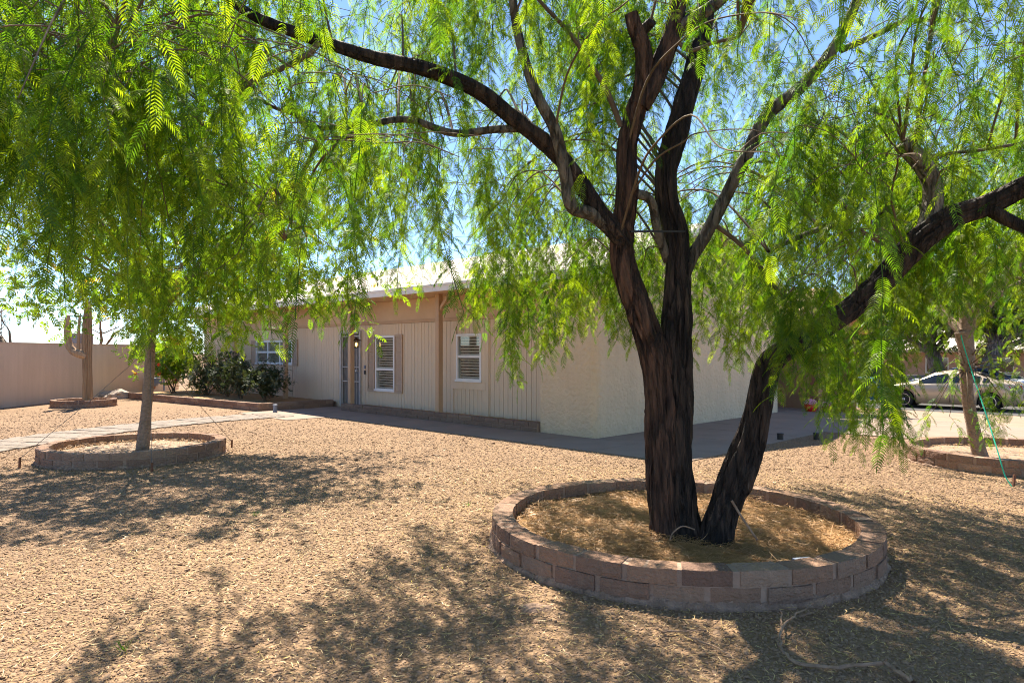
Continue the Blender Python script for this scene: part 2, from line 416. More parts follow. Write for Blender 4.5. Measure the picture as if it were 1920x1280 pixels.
# ================================================================== GROUND
def axis_lines(a, b, near0, near1, fine, coarse):
    c = list(np.arange(a, near0, coarse)) + list(np.arange(near0, near1, fine)) + list(np.arange(near1, b + coarse, coarse))
    return c
gx = axis_lines(-600, 600, -20, 44, 0.8, 20.0)
gy = axis_lines(-60, 900, -4, 60, 0.8, 20.0)
mb = MB()
vs = [(x, y, gz(x, y)) for y in gy for x in gx]
nx = len(gx)
mb.add(vs, [(j*nx+i, j*nx+i+1, (j+1)*nx+i+1, (j+1)*nx+i) for j in range(len(gy)-1) for i in range(nx-1)])
ground = kind(mb.build('ground', M['gravel'], recalc=False, smooth=True), 'structure')

def patch(c00, c10, c11, c01, n, m, lift, thick, mb):
    """a slab that follows the ground: bilinear patch with a skirt"""
    vs = []
    for j in range(m+1):
        for i in range(n+1):
            s, t = i/n, j/m
            p = c00*(1-s)*(1-t) + c10*s*(1-t) + c11*s*t + c01*(1-s)*t
            vs.append(Vector((p.x, p.y, gz(p.x, p.y) + lift)))
    fs = [(j*(n+1)+i, j*(n+1)+i+1, (j+1)*(n+1)+i+1, (j+1)*(n+1)+i) for j in range(m) for i in range(n)]
    rim = list(range(n+1)) + [(j+1)*(n+1)+n for j in range(m)] + [m*(n+1)+i for i in range(n-1, -1, -1)] + [j*(n+1) for j in range(m-1, 0, -1)]
    base = len(vs)
    vs += [vs[i] - Vector((0, 0, thick)) for i in rim]
    k = len(rim)
    fs += [(rim[i], rim[(i+1) % k], base+(i+1) % k, base+i) for i in range(k)]
    mb.add(vs, fs)

def slab_field(name, cells, lift):
    root = kind(link(name, None), 'structure')
    for (u0, u1, v0, v1) in cells:
        g = 0.006
        b = MB()
        n = max(1, int(abs(u1-u0)/0.8)); m = max(1, int(abs(v1-v0)/0.8))
        patch(W(u0+g, v0+g), W(u1-g, v0+g), W(u1-g, v1-g), W(u0+g, v1-g), n, m, lift + rng.uniform(-0.002, 0.002), 0.06, b)
        b.build('slab', M['concrete'], root)
    return root
cells = []
us = [-2.5, -0.9, 0.6, 2.1, 3.6, 5.1, 6.6, 8.1, 9.6]
for i in range(len(us)-1):
    cells.append((us[i], us[i+1], -1.3, -0.02))
cells += [(7.0, 8.3, -2.35, -1.3), (8.3, 9.6, -2.35, -1.3), (8.55, 9.75, -0.02, 0.62)]
for v0, v1 in ((-0.02, 1.4), (1.4, 2.8), (2.8, 3.9)):
    cells.append((-2.5, -0.01, v0, v1))
slab_field('walkway', cells, 0.014)
cells = []
for u1 in (-0.01, -3.2, -6.4, -9.6, -12.8):
    for v0, v1 in ((3.9, 6.55), (6.55, 9.2), (9.2, 11.9)):
        cells.append((u1-3.2, u1, v0, v1))
cells += [(0.02, 5.0, 7.6, 13.4)]
slab_field('driveway', cells, 0.018)
# bare shoulder where the cars stand, and the road behind them
b = MB(); patch(W(-16, 12.1), W(0.5, 12.1), W(0.5, 18.5), W(-16, 18.5), 20, 8, 0.004, 0.02, b)
kind(b.build('dirt_shoulder', M['dirt']), 'structure')
b = MB(); patch(W(-40, 18.6), W(30, 18.6), W(30, 25.5), W(-40, 25.5), 60, 6, 0.006, 0.02, b)
kind(b.build('road', M['asphalt']), 'structure')

# ------------------------------------------------------------------ spline helper
def spline(pts, n, rad=None):
    """Catmull-Rom through points (and radii), n samples per span"""
    pts = [Vector(p) for p in pts]
    rad = rad or [0]*len(pts)
    out, ro = [], []
    k = len(pts)
    for i in range(k-1):
        p0, p1, p2, p3 = pts[max(0,i-1)], pts[i], pts[i+1], pts[min(k-1,i+2)]
        for j in range(n):
            t = j/n
            out.append(0.5*((2*p1) + (p2-p0)*t + (2*p0-5*p1+4*p2-p3)*t*t + (3*p1-p0-3*p2+p3)*t**3))
            ro.append(rad[i]*(1-t) + rad[i+1]*t)
    out.append(pts[-1]); ro.append(rad[-1])
    return out, ro

# ------------------------------------------------------------------ brick path
path = kind(link('garden_path', None), 'structure')
cl, _ = spline([(-9.3,4.6,0), (-9.0,6.6,0), (-8.75,8.9,0), (-8.45,11.2,0), (-7.95,13.6,0), (-6.75,15.75,0), (-5.65,16.75,0)], 40)
pave_me = []
for q in range(4):
    b = MB(); e = 0.005; a, d = 0.124, 0.103
    jj = [rng.uniform(-0.004, 0.004) for _ in range(8)]
    b.hexa([(-a+jj[0],-d,-0.03),(a,-d+jj[1],-0.03),(a+jj[2],d,-0.03),(-a,d,-0.03),(-a+e,-d+e,0.03),(a-e,-d+e,0.03+jj[3]*0.5),(a-e,d-e,0.03),(-a+e,d-e,0.03+jj[4]*0.5)])
    pave_me.append(b.mesh('paver', M['paver'], recalc=True))
PATH_PTS = []
acc, row = 0.0, 0
last = cl[0]
for i in range(1, len(cl)):
    acc += (cl[i]-last).length; last = cl[i]
    while acc >= 0.21:
        acc -= 0.21; row += 1
        t = (cl[i]-cl[i-1]).normalized(); nrm = Vector((t.y, -t.x, 0))
        PATH_PTS.append(cl[i].copy())
        for k in range(5):
            off = (k-2)*0.252 + (0.03 if row % 2 else -0.03)
            m = Matrix.Translation(cl[i] + nrm*off + Vector((0,0,-0.008+rng.uniform(-0.002,0.002)))) @ Matrix.Rotation(math.atan2(nrm.y, nrm.x)+rng.uniform(-.012,.012), 4, 'Z')
            link('paver', rng.choice(pave_me), path, m)

# ================================================================== HOUSE
house = thing('house', W(4, 2, 0), 'long single storey cream house with white roof and shaded porch', 'house')
EV, EZ, RV, RZ, BV = -0.35, 3.02, 3.6, 4.33, 7.65
UL = 20.4
VS = 0.65
# stucco corner and gable side
b = MB()
arc = [(0.14*(1-math.sin(a*math.pi/12)), 0.14*(1-math.cos(a*math.pi/12))) for a in range(7)]
plan = [(1.35, 0.0)] + arc + [(0, 7.5), (0.25, 7.5), (0.25, 0.25), (1.1, 0.25), (1.1, 0.9), (1.35, 0.9)]
b.prism([W(u, v, -0.3) for u, v in plan], (0, 0, 0.3 + 2.868))
b.prism([W(0.004, 0.02, 2.868), W(0.004, 7.48, 2.868), W(0.004, 7.48, 2.90), W(0.004, RV, RZ-0.15), W(0.004, 0.02, 2.98)], UA*0.24)
b.build('stucco_wall', M['stucco'], house)
b = MB()
b.ubox(0.25, UL-0.4, 7.3, 7.5, -0.2, 2.9)
b.ubox(UL-0.6, UL-0.4, VS+0.2, 7.3, -0.2, 2.9)
b.build('rear_wall', M['stucco'], house)
# siding wall
openings = [(3.70, 4.56, 0.89, 1.97), (7.01, 7.89, 0.54, 1.98), (8.62, 9.62, -0.2, 2.10), (12.5, 15.1, 1.16, 1.93)]
def segments(u0, u1, zb, zt):
    cuts = [(a, c) for (o0, o1, a, c) in openings if o0 - 1e-6 <= (u0+u1)/2 <= o1 + 1e-6]
    z = zb; out = []
    for a, c in sorted(cuts):
        if a > z + 0.01: out.append((z, a))
        z = c
    if zt > z + 0.01: out.append((z, zt))
    return out
brk = sorted(set([round(1.352 + 0.138*i, 4) for i in range(136)] + [e for o in openings for e in o[:2]]))
brk = [x for x in brk if x <= UL-0.6]
sid = MB()
for u0, u1 in zip(brk[:-1], brk[1:]):
    for z0, z1 in segments(u0, u1, -0.2, 2.868):
        sid.ubox(u0, u1, VS, VS+0.18, z0, z1)
sw = sid.build('siding_wall', M['groove'], house, recalc=False)
bb = MB(); bb.hexa([(0.02,0,0),(0.98,0,0),(1,1,0),(0,1,0),(0.02,0,1),(0.98,0,1),(1,1,1),(0,1,1)])
board_me = bb.mesh('siding_board', M['siding'], recalc=True)
UVM = Matrix(((UA.x, VA.x, 0, 0), (UA.y, VA.y, 0, 0), (0, 0, 1, 0), (0, 0, 0, 1)))
for u0, u1 in zip(brk[:-1], brk[1:]):
    if u1-u0 < 0.03: continue
    for z0, z1 in segments(u0, u1, 0.0, 2.28):
        w = u1-u0
        m = Matrix.Translation(W(u0+0.003, VS-0.022, z0)) @ UVM @ Matrix.Diagonal((w-0.006, 0.0215, z1-z0, 1))
        link('siding_board', board_me, sw, m)
b = MB(); b.ubox(1.352, UL-0.6, VS-0.05, VS, 2.285, 2.36); b.build('trim_rail', M['trim_tan'], house)
b = MB(); b.ubox(1.352, UL-0.6, VS-0.03, VS, 2.362, 2.866); b.build('header_panel', M['soffit'], house)
b = MB(); b.ubox(1.352, UL, EV+0.02, 0.9, 2.87, 2.895); b.build('soffit', M['soffit'], house)
b = MB(); b.ubox(-0.36, UL, EV-0.03, EV+0.015, 2.868, 3.008); b.build('fascia', M['white_trim'], house)
# roof, two slopes with a coated, slightly uneven skin and lap seams
def roof_slope(vs_, zs_, mb, nu=120, nv=14):
    vv = []
    for j in range(nv+1):
        t = j/nv
        v = vs_[0]*(1-t)+vs_[1]*t; z = zs_[0]*(1-t)+zs_[1]*t
        for i in range(nu+1):
            u = -0.38 + (UL+0.38)*i/nu
            vv.append(W(u, v, z + (0.012*noise.noise((u*0.9, v*1.3, 3.1)) + (0.008 if j % 4 == 2 else 0.0) if 0 < j < nv else 0)))
    mb.add(vv, [(j*(nu+1)+i, j*(nu+1)+i+1, (j+1)*(nu+1)+i+1, (j+1)*(nu+1)+i) for j in range(nv) for i in range(nu)])
b = MB()
roof_slope((EV-0.03, RV), (EZ, RZ), b); roof_slope((RV, BV), (RZ, EZ), b)
for u in (-0.38, UL):
    b.add([W(u, EV-0.03, EZ), W(u, RV, RZ), W(u, BV, EZ), W(u, BV, EZ-0.12), W(u, RV, RZ-0.13), W(u, EV-0.03, EZ-0.012)], [(0,1,4,5), (1,2,3,4)])
b.add([W(-0.38, EV-0.03, EZ-0.012), W(UL, EV-0.03, EZ-0.012), W(UL, RV, RZ-0.13), W(-0.38, RV, RZ-0.13), W(-0.38, BV, EZ-0.12), W(UL, BV, EZ-0.12), W(-0.38, BV, EZ), W(UL, BV, EZ)],
      [(0,1,2,3), (3,2,5,4), (4,5,7,6)])
roof = b.build('roof', M['roof'], house, recalc=False)
b = MB(); b.ubox(-0.4, UL, EV-0.045, EV-0.031, 2.985, 3.03); b.build('drip_edge', M['white_trim'], roof)
for s, v0, v1, z0, z1 in ((0, EV, RV, EZ, RZ), (1, RV, BV, RZ, EZ)):
    b = MB(); b.prism([W(-0.40, v0, z0-0.15), W(-0.40, v1, z1-0.15), W(-0.40, v1, z1-0.01), W(-0.40, v0, z0-0.01)], UA*0.03); b.build('rake_board', M['white_trim'], roof)
# posts with braces
for pu in (4.6, 8.3, 12.0, 15.7):
    b = MB(); b.ubox(pu-0.06, pu+0.06, 0.07, 0.19, 0.0, 2.868)
    p = b.build('porch_post', M['trim_tan'], house)
    b = MB(); b.bar(W(pu-0.05, 0.13, 2.52), W(pu-0.38, 0.13, 2.85), 0.07, 0.07); b.build('brace', M['trim_tan'], p)
# windows
slat_me = MB(); slat_me.hexa([(0,-0.014,0.018),(1,-0.014,0.018),(1,0.014,-0.022),(0,0.014,-0.022),(0,-0.014,0.021),(1,-0.014,0.021),(1,0.014,-0.019),(0,0.014,-0.019)])
slat_me = slat_me.mesh('blind_slat', M['blind'], recalc=True)
def window(u0, u1, z0, z1, rail_z=None, mullions=(), pitch=0.066):
    f = 0.055; vo = VS-0.05
    b = MB()
    b.ubox(u0, u1, vo, VS+0.06, z0, z0+f); b.ubox(u0, u1, vo, VS+0.06, z1-f, z1)
    b.ubox(u0, u0+f, vo, VS+0.06, z0+f, z1-f); b.ubox(u1-f, u1, vo, VS+0.06, z0+f, z1-f)
    b.ubox(u0-0.02, u1+0.02, vo-0.025, vo, z0-0.02, z0+0.03)
    w = b.build('window', M['white'], house)
    if rail_z is not None:
        b = MB(); b.ubox(u0+f, u1-f, vo+0.01, VS+0.04, rail_z-0.03, rail_z+0.03); b.build('sash_rail', M['white'], w)
    for mu in mullions:
        b = MB(); b.ubox(mu-0.03, mu+0.03, vo+0.008, VS+0.045, z0+f, z1-f); b.build('mullion', M['white'], w)
    cols = [u0+f] + list(mullions) + [u1-f]
    rows = [(z0+f, rail_z-0.03), (rail_z+0.03, z1-f)] if rail_z is not None else [(z0+f, z1-f)]
    for c0, c1 in zip(cols[:-1], cols[1:]):
        for r0, r1 in rows:
            b = MB(); b.ubox(c0+0.002, c1-0.002, VS-0.005, VS, r0+0.002, r1-0.002); b.build('pane', M['glass'], w)
    z = z0 + f + 0.03
    while z < z1-f:
        link('blind_slat', slat_me, w, Matrix.Translation(W(u0+f+0.01, VS+0.03, z)) @ UVM @ Matrix.Diagonal((u1-u0-2*f-0.02, 1, 1, 1)))
        z += pitch
    b = MB(); b.ubox(u0-0.1, u1+0.1, VS+0.30, VS+0.32, z0-0.1, z1+0.1); b.build('unlit_room_panel', M['dark'], w)  # near-black panel paints the darkness of the unlit room
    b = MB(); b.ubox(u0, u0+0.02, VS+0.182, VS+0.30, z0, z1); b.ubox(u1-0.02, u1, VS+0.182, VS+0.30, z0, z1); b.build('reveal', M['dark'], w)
    return w
window(3.70, 4.56, 0.89, 1.97, 1.45)
window(7.01, 7.89, 0.54, 1.98, 1.10)
window(12.5, 15.1, 1.16, 1.93, 1.55, (13.37, 14.23))
# boards round the near window and the panel under it
b = MB()
b.ubox(3.46, 3.55, VS-0.045, VS-0.0225, 0.0, 2.28); b.build('trim_board', M['siding'], house)
b = MB(); b.ubox(4.66, 4.74, VS-0.045, VS-0.0225, 0.0, 0.70); b.build('trim_board', M['siding'], house)
b = MB(); b.ubox(3.552, 4.74, VS-0.048, VS-0.0225, 0.705, 0.865); b.build('trim_board', M['siding'], house)
b = MB(); b.ubox(3.552, 3.695, VS-0.044, VS-0.0225, 0.868, 2.1); b.build('trim_board', M['siding'], house)
b = MB(); b.ubox(4.565, 4.72, VS-0.044, VS-0.0225, 0.868, 2.1); b.build('trim_board', M['siding'], house)
# shutters
for (u0, u1, z0, z1) in ((7.915, 8.235, 0.5, 2.0), (6.665, 6.985, 0.5, 2.0), (12.16, 12.47, 1.12, 1.95), (15.13, 15.44, 1.12, 1.95)):
    b = MB(); vo = VS-0.06; f = 0.04
    b.ubox(u0, u0+f, vo, VS-0.0225, z0, z1); b.ubox(u1-f, u1, vo, VS-0.0225, z0, z1)
    b.ubox(u0+f, u1-f, vo, VS-0.0225, z0, z0+0.06); b.ubox(u0+f, u1-f, vo, VS-0.0225, z1-0.06, z1)
    b.ubox(u0+f, u1-f, VS-0.03, VS-0.0225, z0+0.06, z1-0.06)
    s = b.build('shutter', M['shutter'], house)
    lm = MB(); lm.hexa([(0,0,0),(1,0,0),(1,0.016,0.05),(0,0.016,0.05),(0,-0.006,0.003),(1,-0.006,0.003),(1,0.012,0.054),(0,0.012,0.054)])
    if 'louver' not in M: M['louver'] = lm.mesh('louvre', M['shutter'], recalc=True)
    z = z0+0.065
    while z < z1-0.11:
        link('louvre', M['louver'], s, Matrix.Translation(W(u0+f, VS-0.05, z)) @ UVM @ Matrix.Diagonal((u1-u0-2*f, 1, 1, 1)))
        z += 0.055
# entry door behind a barred security door
b = MB(); b.ubox(8.68, 9.56, VS+0.05, VS+0.09, 0.03, 2.05); d = b.build('entry_door', M['doorpanel'], house)
b = MB()
b.ubox(8.58, 8.66, VS-0.06, VS+0.02, 0.0, 2.14); b.ubox(9.58, 9.66, VS-0.06, VS+0.02, 0.0, 2.14); b.ubox(8.66, 9.58, VS-0.06, VS+0.02, 2.06, 2.14)
b.build('door_frame', M['doorbar'], house)
b = MB()
for z in (0.08, 0.72, 1.12, 1.98): b.ubox(8.67, 9.57, VS-0.035, VS-0.005, z, z+0.03)
b.ubox(8.67, 8.70, VS-0.035, VS-0.005, 0.112, 1.978); b.ubox(9.54, 9.57, VS-0.035, VS-0.005, 0.112, 1.978)
sd = b.build('security_door', M['doorbar'], house)
for k in range(1, 7):
    u = 8.70 + 0.84*k/7
    b = MB(); b.ubox(u-0.008, u+0.008, VS-0.0345, VS-0.018, 0.08, 1.98); b.build('door_bar', M['doorbar'], sd)
b = MB(); b.lathe([(0.02,0),(0.045,0.01),(0.05,0.05),(0.03,0.07)], 12, W(8.74, VS-0.07, 1.0)); b.build('door_knob', M['rim'], sd, smooth=True)
b = MB(); b.ubox(8.36, 8.43, VS-0.045, VS-0.0225, 1.10, 1.19); b.build('doorbell', M['meter'], house)
b = MB(); b.ubox(8.37, 8.42, VS-0.05, VS-0.0225, 0.95, 1.05); b.build('keypad', M['black'], house)
# low vent hood on the far roof slope
cooler = thing('rooftop_cooler', W(6.6, 4.6, 4.0), 'low dark cooler box on the roof ridge above the front door', 'cooler')
b = MB(); b.ubox(6.1, 7.5, 4.2, 5.2, 3.95, 4.50); b.build('cabinet', M['meter'], cooler)
b = MB(); b.prism([W(6.05, 4.15, 4.501), W(7.55, 4.15, 4.501), W(7.2, 4.5, 4.58), W(6.4, 4.5, 4.58)], VA*1.1); b.build('lid', M['trim_tan'], cooler)

# ------------------------------------------------------------------ carport wing
wing = thing('carport', W(2, 10.5, 0), 'tan gabled carport with dark open bays at the far end of the house', 'carport')
b = MB(); gzv = [(7.55, 2.15), (13.3, 2.15), (13.6, 2.28), (10.5, 3.35), (7.55, 2.4)]
b.prism([W(0.02, v, z) for v, z in gzv], UA*0.15); b.build('gable_panel', M['gable'], wing)
b = MB(); b.prism([W(-0.3, 7.6, 2.42), W(-0.3, 10.5, 3.40), W(-0.3, 13.85, 2.25), W(-0.3, 13.85, 2.12), W(-0.3, 10.5, 3.36-0.10), W(-0.3, 7.6, 2.30)], UA*6.0); b.build('roof', M['gable'], wing)
b = MB(); b.ubox(5.0, 5.2, 7.55, 13.3, -0.4, 2.2); b.ubox(0.3, 5.0, 13.2, 13.35, -0.4, 2.2); b.build('rear_wall', M['gable'], wing)
for v in (10.42, 13.2):
    b = MB(); b.ubox(0.03, 0.28, v-0.17, v+0.17, -0.5, 2.15); b.build('pillar', M['redwood'], wing)

# ------------------------------------------------------------------ yard wall on the left
yw = thing('yard_wall', (-14.6, 20, 0), 'plain pinkish stucco yard wall behind the cactus', 'wall')
b = MB()
A, B_ = Vector((-14.55, 3.0, 0)), Vector((-13.95, 28.5, 0))
n = 60; d = (B_-A); nn = Vector((d.y, -d.x, 0)).normalized()
vv = []
for i in range(n+1):
    p = A + d*(i/n)
    for off, z in ((0, -0.2), (0, 1.80), (-0.2, 1.80), (-0.2, -0.2)):
        q = p + nn*off
        vv.append((q.x + 0.012*noise.noise((q.y*0.8, z, 0)), q.y, z + (0.008*noise.noise((q.y*1.3, 7, 0)) if z > 1 else 0)))
b.add(vv, [(4*i+a, 4*(i+1)+a, 4*(i+1)+(a+1) % 4, 4*i+(a+1) % 4) for i in range(n) for a in range(3)] + [(0,1,2,3), tuple(4*n+k for k in (3,2,1,0))])
b.build('stucco_face', M['wall'], yw)
for i in range(5):
    p = A + d*((i+0.6)/5.2)
    b = MB(); q = p - nn*0.1
    b.bar(q + Vector((0,0,1.815)) - d.normalized()*2.35, q + Vector((0,0,1.815)) + d.normalized()*2.35, 0.23, 0.028); b.build('coping', M['wall'], yw)

# ================================================================== BLOCK WALLS
def block_mesh(name, length, depth, h, curve_r, seed, material, rough=0.006):
    """split-face block; outer face broken, on a curve of radius curve_r (None: straight). Local: x along, -y outside"""
    r = random.Random(seed)
    nx_, nz = 6, 3
    def pt(s, o, z):                      # s along, o 0 outer..1 inner
        if curve_r:
            a = s/curve_r; rr = curve_r - depth*o
            return Vector((rr*math.cos(a), rr*math.sin(a), z))
        return Vector((s, depth*o, z))
    vs, fs = [], []
    def grid(fn, a, c):
        base = len(vs)
        for j in range(c+1):
            for i in range(a+1): vs.append(fn(i/a, j/c))
        for j in range(c):
            for i in range(a): fs.append((base+j*(a+1)+i, base+j*(a+1)+i+1, base+(j+1)*(a+1)+i+1, base+(j+1)*(a+1)+i))
    def dent(s, t):
        edge = min(s, 1-s, t, 1-t)
        n1 = noise.noise((s*3+seed*1.7, t*2+seed, 0.3))*rough*1.4 + noise.noise((s*9+seed, t*6, 1.3))*rough*0.5
        return n1 - (0.004 if edge < 0.01 else 0)
    def top(s):
        return noise.noise((s*2.5, seed*2.1, 5.5))*0.006
    L2 = length/2
    grid(lambda s, t: pt(-L2+length*s, -dent(s, t)/depth, h*t + top(s)*t), nx_, nz)            # outer
    grid(lambda s, t: pt(-L2+length*s, 1, h*t + top(s)*t), nx_, 1)                              # inner
    grid(lambda s, t: pt(-L2+length*s, t*1.0 - (1-t)*dent(s, 1)/depth, h + top(s) + (0.0 if t in (0,1) else 0.004*noise.noise((s*6, t*6, seed)))), nx_, 3)  # top
    grid(lambda s, t: pt(-L2+length*s, t*1.0 - (1-t)*dent(s, 0)/depth, 0), nx_, 1)              # bottom
    for s in (0, 1):
        grid(lambda t, o: pt(-L2+length*s, o - (1-o)*dent(s, t)/depth, h*t + top(s)*t), nz, 1)
    b = MB(); b.add(vs, fs)
    me = b.mesh(name, material, recalc=False)
    bm = bmesh.new(); bm.from_mesh(me)
    bmesh.ops.remove_doubles(bm, verts=bm.verts, dist=0.0015)
    bmesh.ops.recalc_face_normals(bm, faces=bm.faces)
    bm.to_mesh(me); bm.free()
    return me

def ring_wall(name, c, Ro, depth, h, courses, nblock, label, gap=0.036, footing=0.05, z0=0.0, group=None):
    root = thing(name, c, label, 'planter', group)
    base = Vector((c[0], c[1], gz(c[0], c[1]) + z0))
    ln = 2*math.pi*Ro/nblock
    var = [block_mesh('block', ln-gap*rng.uniform(0.8, 1.3), depth, h-0.008, Ro, 11*k+int(Ro*10), M['block']) for k in range(7)]
    for cs in range(courses):
        for k in range(nblock):
            a = 2*math.pi*(k + 0.5*(cs % 2))/nblock + rng.uniform(-0.004, 0.004)
            m = Matrix.Translation(base + Vector((0, 0, footing + cs*h + rng.uniform(-0.002, 0.003)))) @ Matrix.Rotation(a, 4, 'Z') @ Matrix.Diagonal((1+rng.uniform(-0.004,0.006),)*2 + (1, 1))
            link('block', rng.choice(var), root, m)
    # mortar core, almost flush, with smears
    b = MB(); n = 160; prof = []
    top = footing + courses*h - 0.012
    for k in range(n):
        a = 2*math.pi*k/n
        ro = Ro - 0.0125 + 0.003*noise.noise((math.cos(a)*8, math.sin(a)*8, 2)); ri = Ro - depth + 0.008
        for r_, z in ((ro, 0.02), (ro + 0.004*noise.noise((a*20, 1, 1)), footing+h*0.5), (ro, top), (ri, top), (ri, 0.02)):
            prof.append(base + Vector((r_*math.cos(a), r_*math.sin(a), z)))
    b.add(prof, [(5*k+i, 5*((k+1) % n)+i, 5*((k+1) % n)+i+1, 5*k+i+1) for k in range(n) for i in range(4)])
    b.build('mortar', M['mortar'], root)
    # rough footing that has squeezed out under the lowest course
    b = MB(); n = 420; prof = []
    for k in range(n):
        a = 2*math.pi*k/n
        q = noise.noise((math.cos(a)*9, math.sin(a)*9, 4)); q2 = noise.noise((math.cos(a)*38, math.sin(a)*38, 9))
        for r_, z in ((Ro+0.02+0.03*q2, -0.04), (Ro+0.018+0.022*q+0.022*q2, 0.012+0.01*q2), (Ro+0.008+0.012*q+0.014*q2, footing*0.7+0.012*q2), (Ro-0.012, footing+0.012+0.028*q+0.012*q2)):
            prof.append(base + Vector((r_*math.cos(a), r_*math.sin(a), z)))
    b.add(prof, [(4*k+i, 4*((k+1) % n)+i, 4*((k+1) % n)+i+1, 4*k+i+1) for k in range(n) for i in range(3)])
    b.build('footing', M['footing'], root)
    return root

RING = Vector((1.35, 5.60, 0)); RR = 1.52
ring_wall('tree_ring', RING, RR, 0.17, 0.104, 2, 28, 'large two course stone ring around the big dark trunks', footing=0.036)
RING2 = Vector((-5.63, 10.2, 0)); RR2 = 1.24
ring_wall('tree_ring', RING2, RR2, 0.16, 0.10, 2, 24, 'stone ring around the small straight trunk beside the path', footing=0.02)
RING3 = Vector((7.0, 9.5, 0)); RR3 = 1.35
ring_wall('tree_ring', RING3, RR3, 0.16, 0.10, 2, 25, 'stone ring beside the driveway around the leaning trunk', footing=0.02)
RING4 = Vector((-12.25, 19.5, 0)); RR4 = 0.82
ring_wall('cactus_ring', RING4, RR4, 0.14, 0.10, 2, 16, 'small stone ring around the dry cactus by the wall', footing=0.01)

def soil_disc(name, c, r, z, label, n=26, amp=0.025, mound=0.03, m='soil'):
    b = MB(); vs = [Vector((c[0], c[1], z+mound))]; fs = []
    nr = 14
    for j in range(1, nr+1):
        rr = r*j/nr
        for k in range(n*2):
            a = 2*math.pi*k/(n*2)
            x, y = c[0]+rr*math.cos(a), c[1]+rr*math.sin(a)
            vs.append(Vector((x, y, z + mound*(1-(j/nr)**2) + amp*noise.noise((x*2.2, y*2.2, 1)) + 0.4*amp*noise.noise((x*8, y*8, 2)))))
    k2 = n*2
    fs += [(0, 1+k, 1+(k+1) % k2) for k in range(k2)]
    fs += [(1+j*k2+k, 1+(j+1)*k2+k, 1+(j+1)*k2+(k+1) % k2, 1+j*k2+(k+1) % k2) for j in range(nr-1) for k in range(k2)]
    b.add(vs, fs)
    o = kind(b.build(name, M[m], recalc=False, smooth=True), 'structure')
    return o
soil_disc('mulch_bed', RING, RR-0.165, 0.105, '')
soil_disc('planting_soil', RING2, RR2-0.155, 0.09, '', m='dirt')
soil_disc('planting_soil', RING3, RR3-0.155, 0.09, '', m='dirt')
soil_disc('planting_soil', RING4, RR4-0.135, 0.11, '', n=12, m='dirt')

def straight_wall(name, pts, depth, h, courses, blen, label, material='block_dark', z0=0.0, cat='wall'):
    root = thing(name, pts[0], label, cat)
    var = [block_mesh('block', blen-0.014, depth, h-0.006, None, 31*k+3, M[material]) for k in range(5)]
    core = MB()
    for a, c in zip(pts[:-1], pts[1:]):
        a, c = Vector(a), Vector(c); d = c-a; L_ = d.length; t = d.normalized(); ang = math.atan2(t.y, t.x)
        nrm = Vector((-t.y, t.x, 0))
        k = max(1, round(L_/blen)); st = L_/k
        for cs in range(courses):
            shift = 0.5*(cs % 2)
            for i in range(k + (1 if shift else 0)):
                s0, s1 = max(0, i-shift)*st, min(k, i+1-shift)*st
                if s1-s0 < 0.02: continue
                mid = (s0+s1)/2
                m = Matrix.Translation(a + t*mid + Vector((0,0,z0+cs*h))) @ Matrix.Rotation(ang + rng.uniform(-.006,.006), 4, 'Z') @ Matrix.Diagonal(((s1-s0)/blen*1.0, 1, 1, 1))
                link('block', rng.choice(var), root, m)
        core.hexa([a+nrm*0.012+Vector((0,0,z0-0.03)), c+nrm*0.012+Vector((0,0,z0-0.03)), c+nrm*(depth-0.012)+Vector((0,0,z0-0.03)), a+nrm*(depth-0.012)+Vector((0,0,z0-0.03)),
                   a+nrm*0.012+Vector((0,0,z0+courses*h-0.014)), c+nrm*0.012+Vector((0,0,z0+courses*h-0.014)), c+nrm*(depth-0.012)+Vector((0,0,z0+courses*h-0.014)), a+nrm*(depth-0.012)+Vector((0,0,z0+courses*h-0.014))])
    core.build('mortar', M['mortar'], root)
    return root
# low planter along the porch: outside is towards -V, so walk along -U ... the block's outer face is at local -y
straight_wall('porch_planter', [W(8.45, -0.09), W(1.37, -0.09)], 0.15, 0.10, 2, 0.42, 'long low brown block planter along the porch wall')
straight_wall('raised_bed', [W(17.9, -2.7), W(13.5, -2.2), W(9.75, -1.75), W(9.75, 0.45)], 0.17, 0.105, 2, 0.42, 'brown block raised bed wall in front of the shrubs', 'block')
b = MB(); b.prism([W(8.4, 0.02, 0.12), W(1.4, 0.02, 0.12), W(1.4, 0.63, 0.12), W(8.4, 0.63, 0.12)], (0,0,0.01)); kind(b.build('planter_soil', M['soil']), 'structure')
b = MB(); b.prism([W(18.5, -2.5, 0.13), W(13.5, -2.05, 0.13), W(9.9, -1.6, 0.13), W(9.9, 0.62, 0.13), W(19, 0.62, 0.13)], (0,0,0.01)); kind(b.build('bed_soil', M['soil']), 'structure')

# ================================================================== INSTANCED STUFF
def variants(name, meshes):
    c = bpy.data.collections.new(name)
    for k, me in enumerate(meshes):
        c.objects.link(bpy.data.objects.new('%s_%02d' % (name, k), me))
    return c

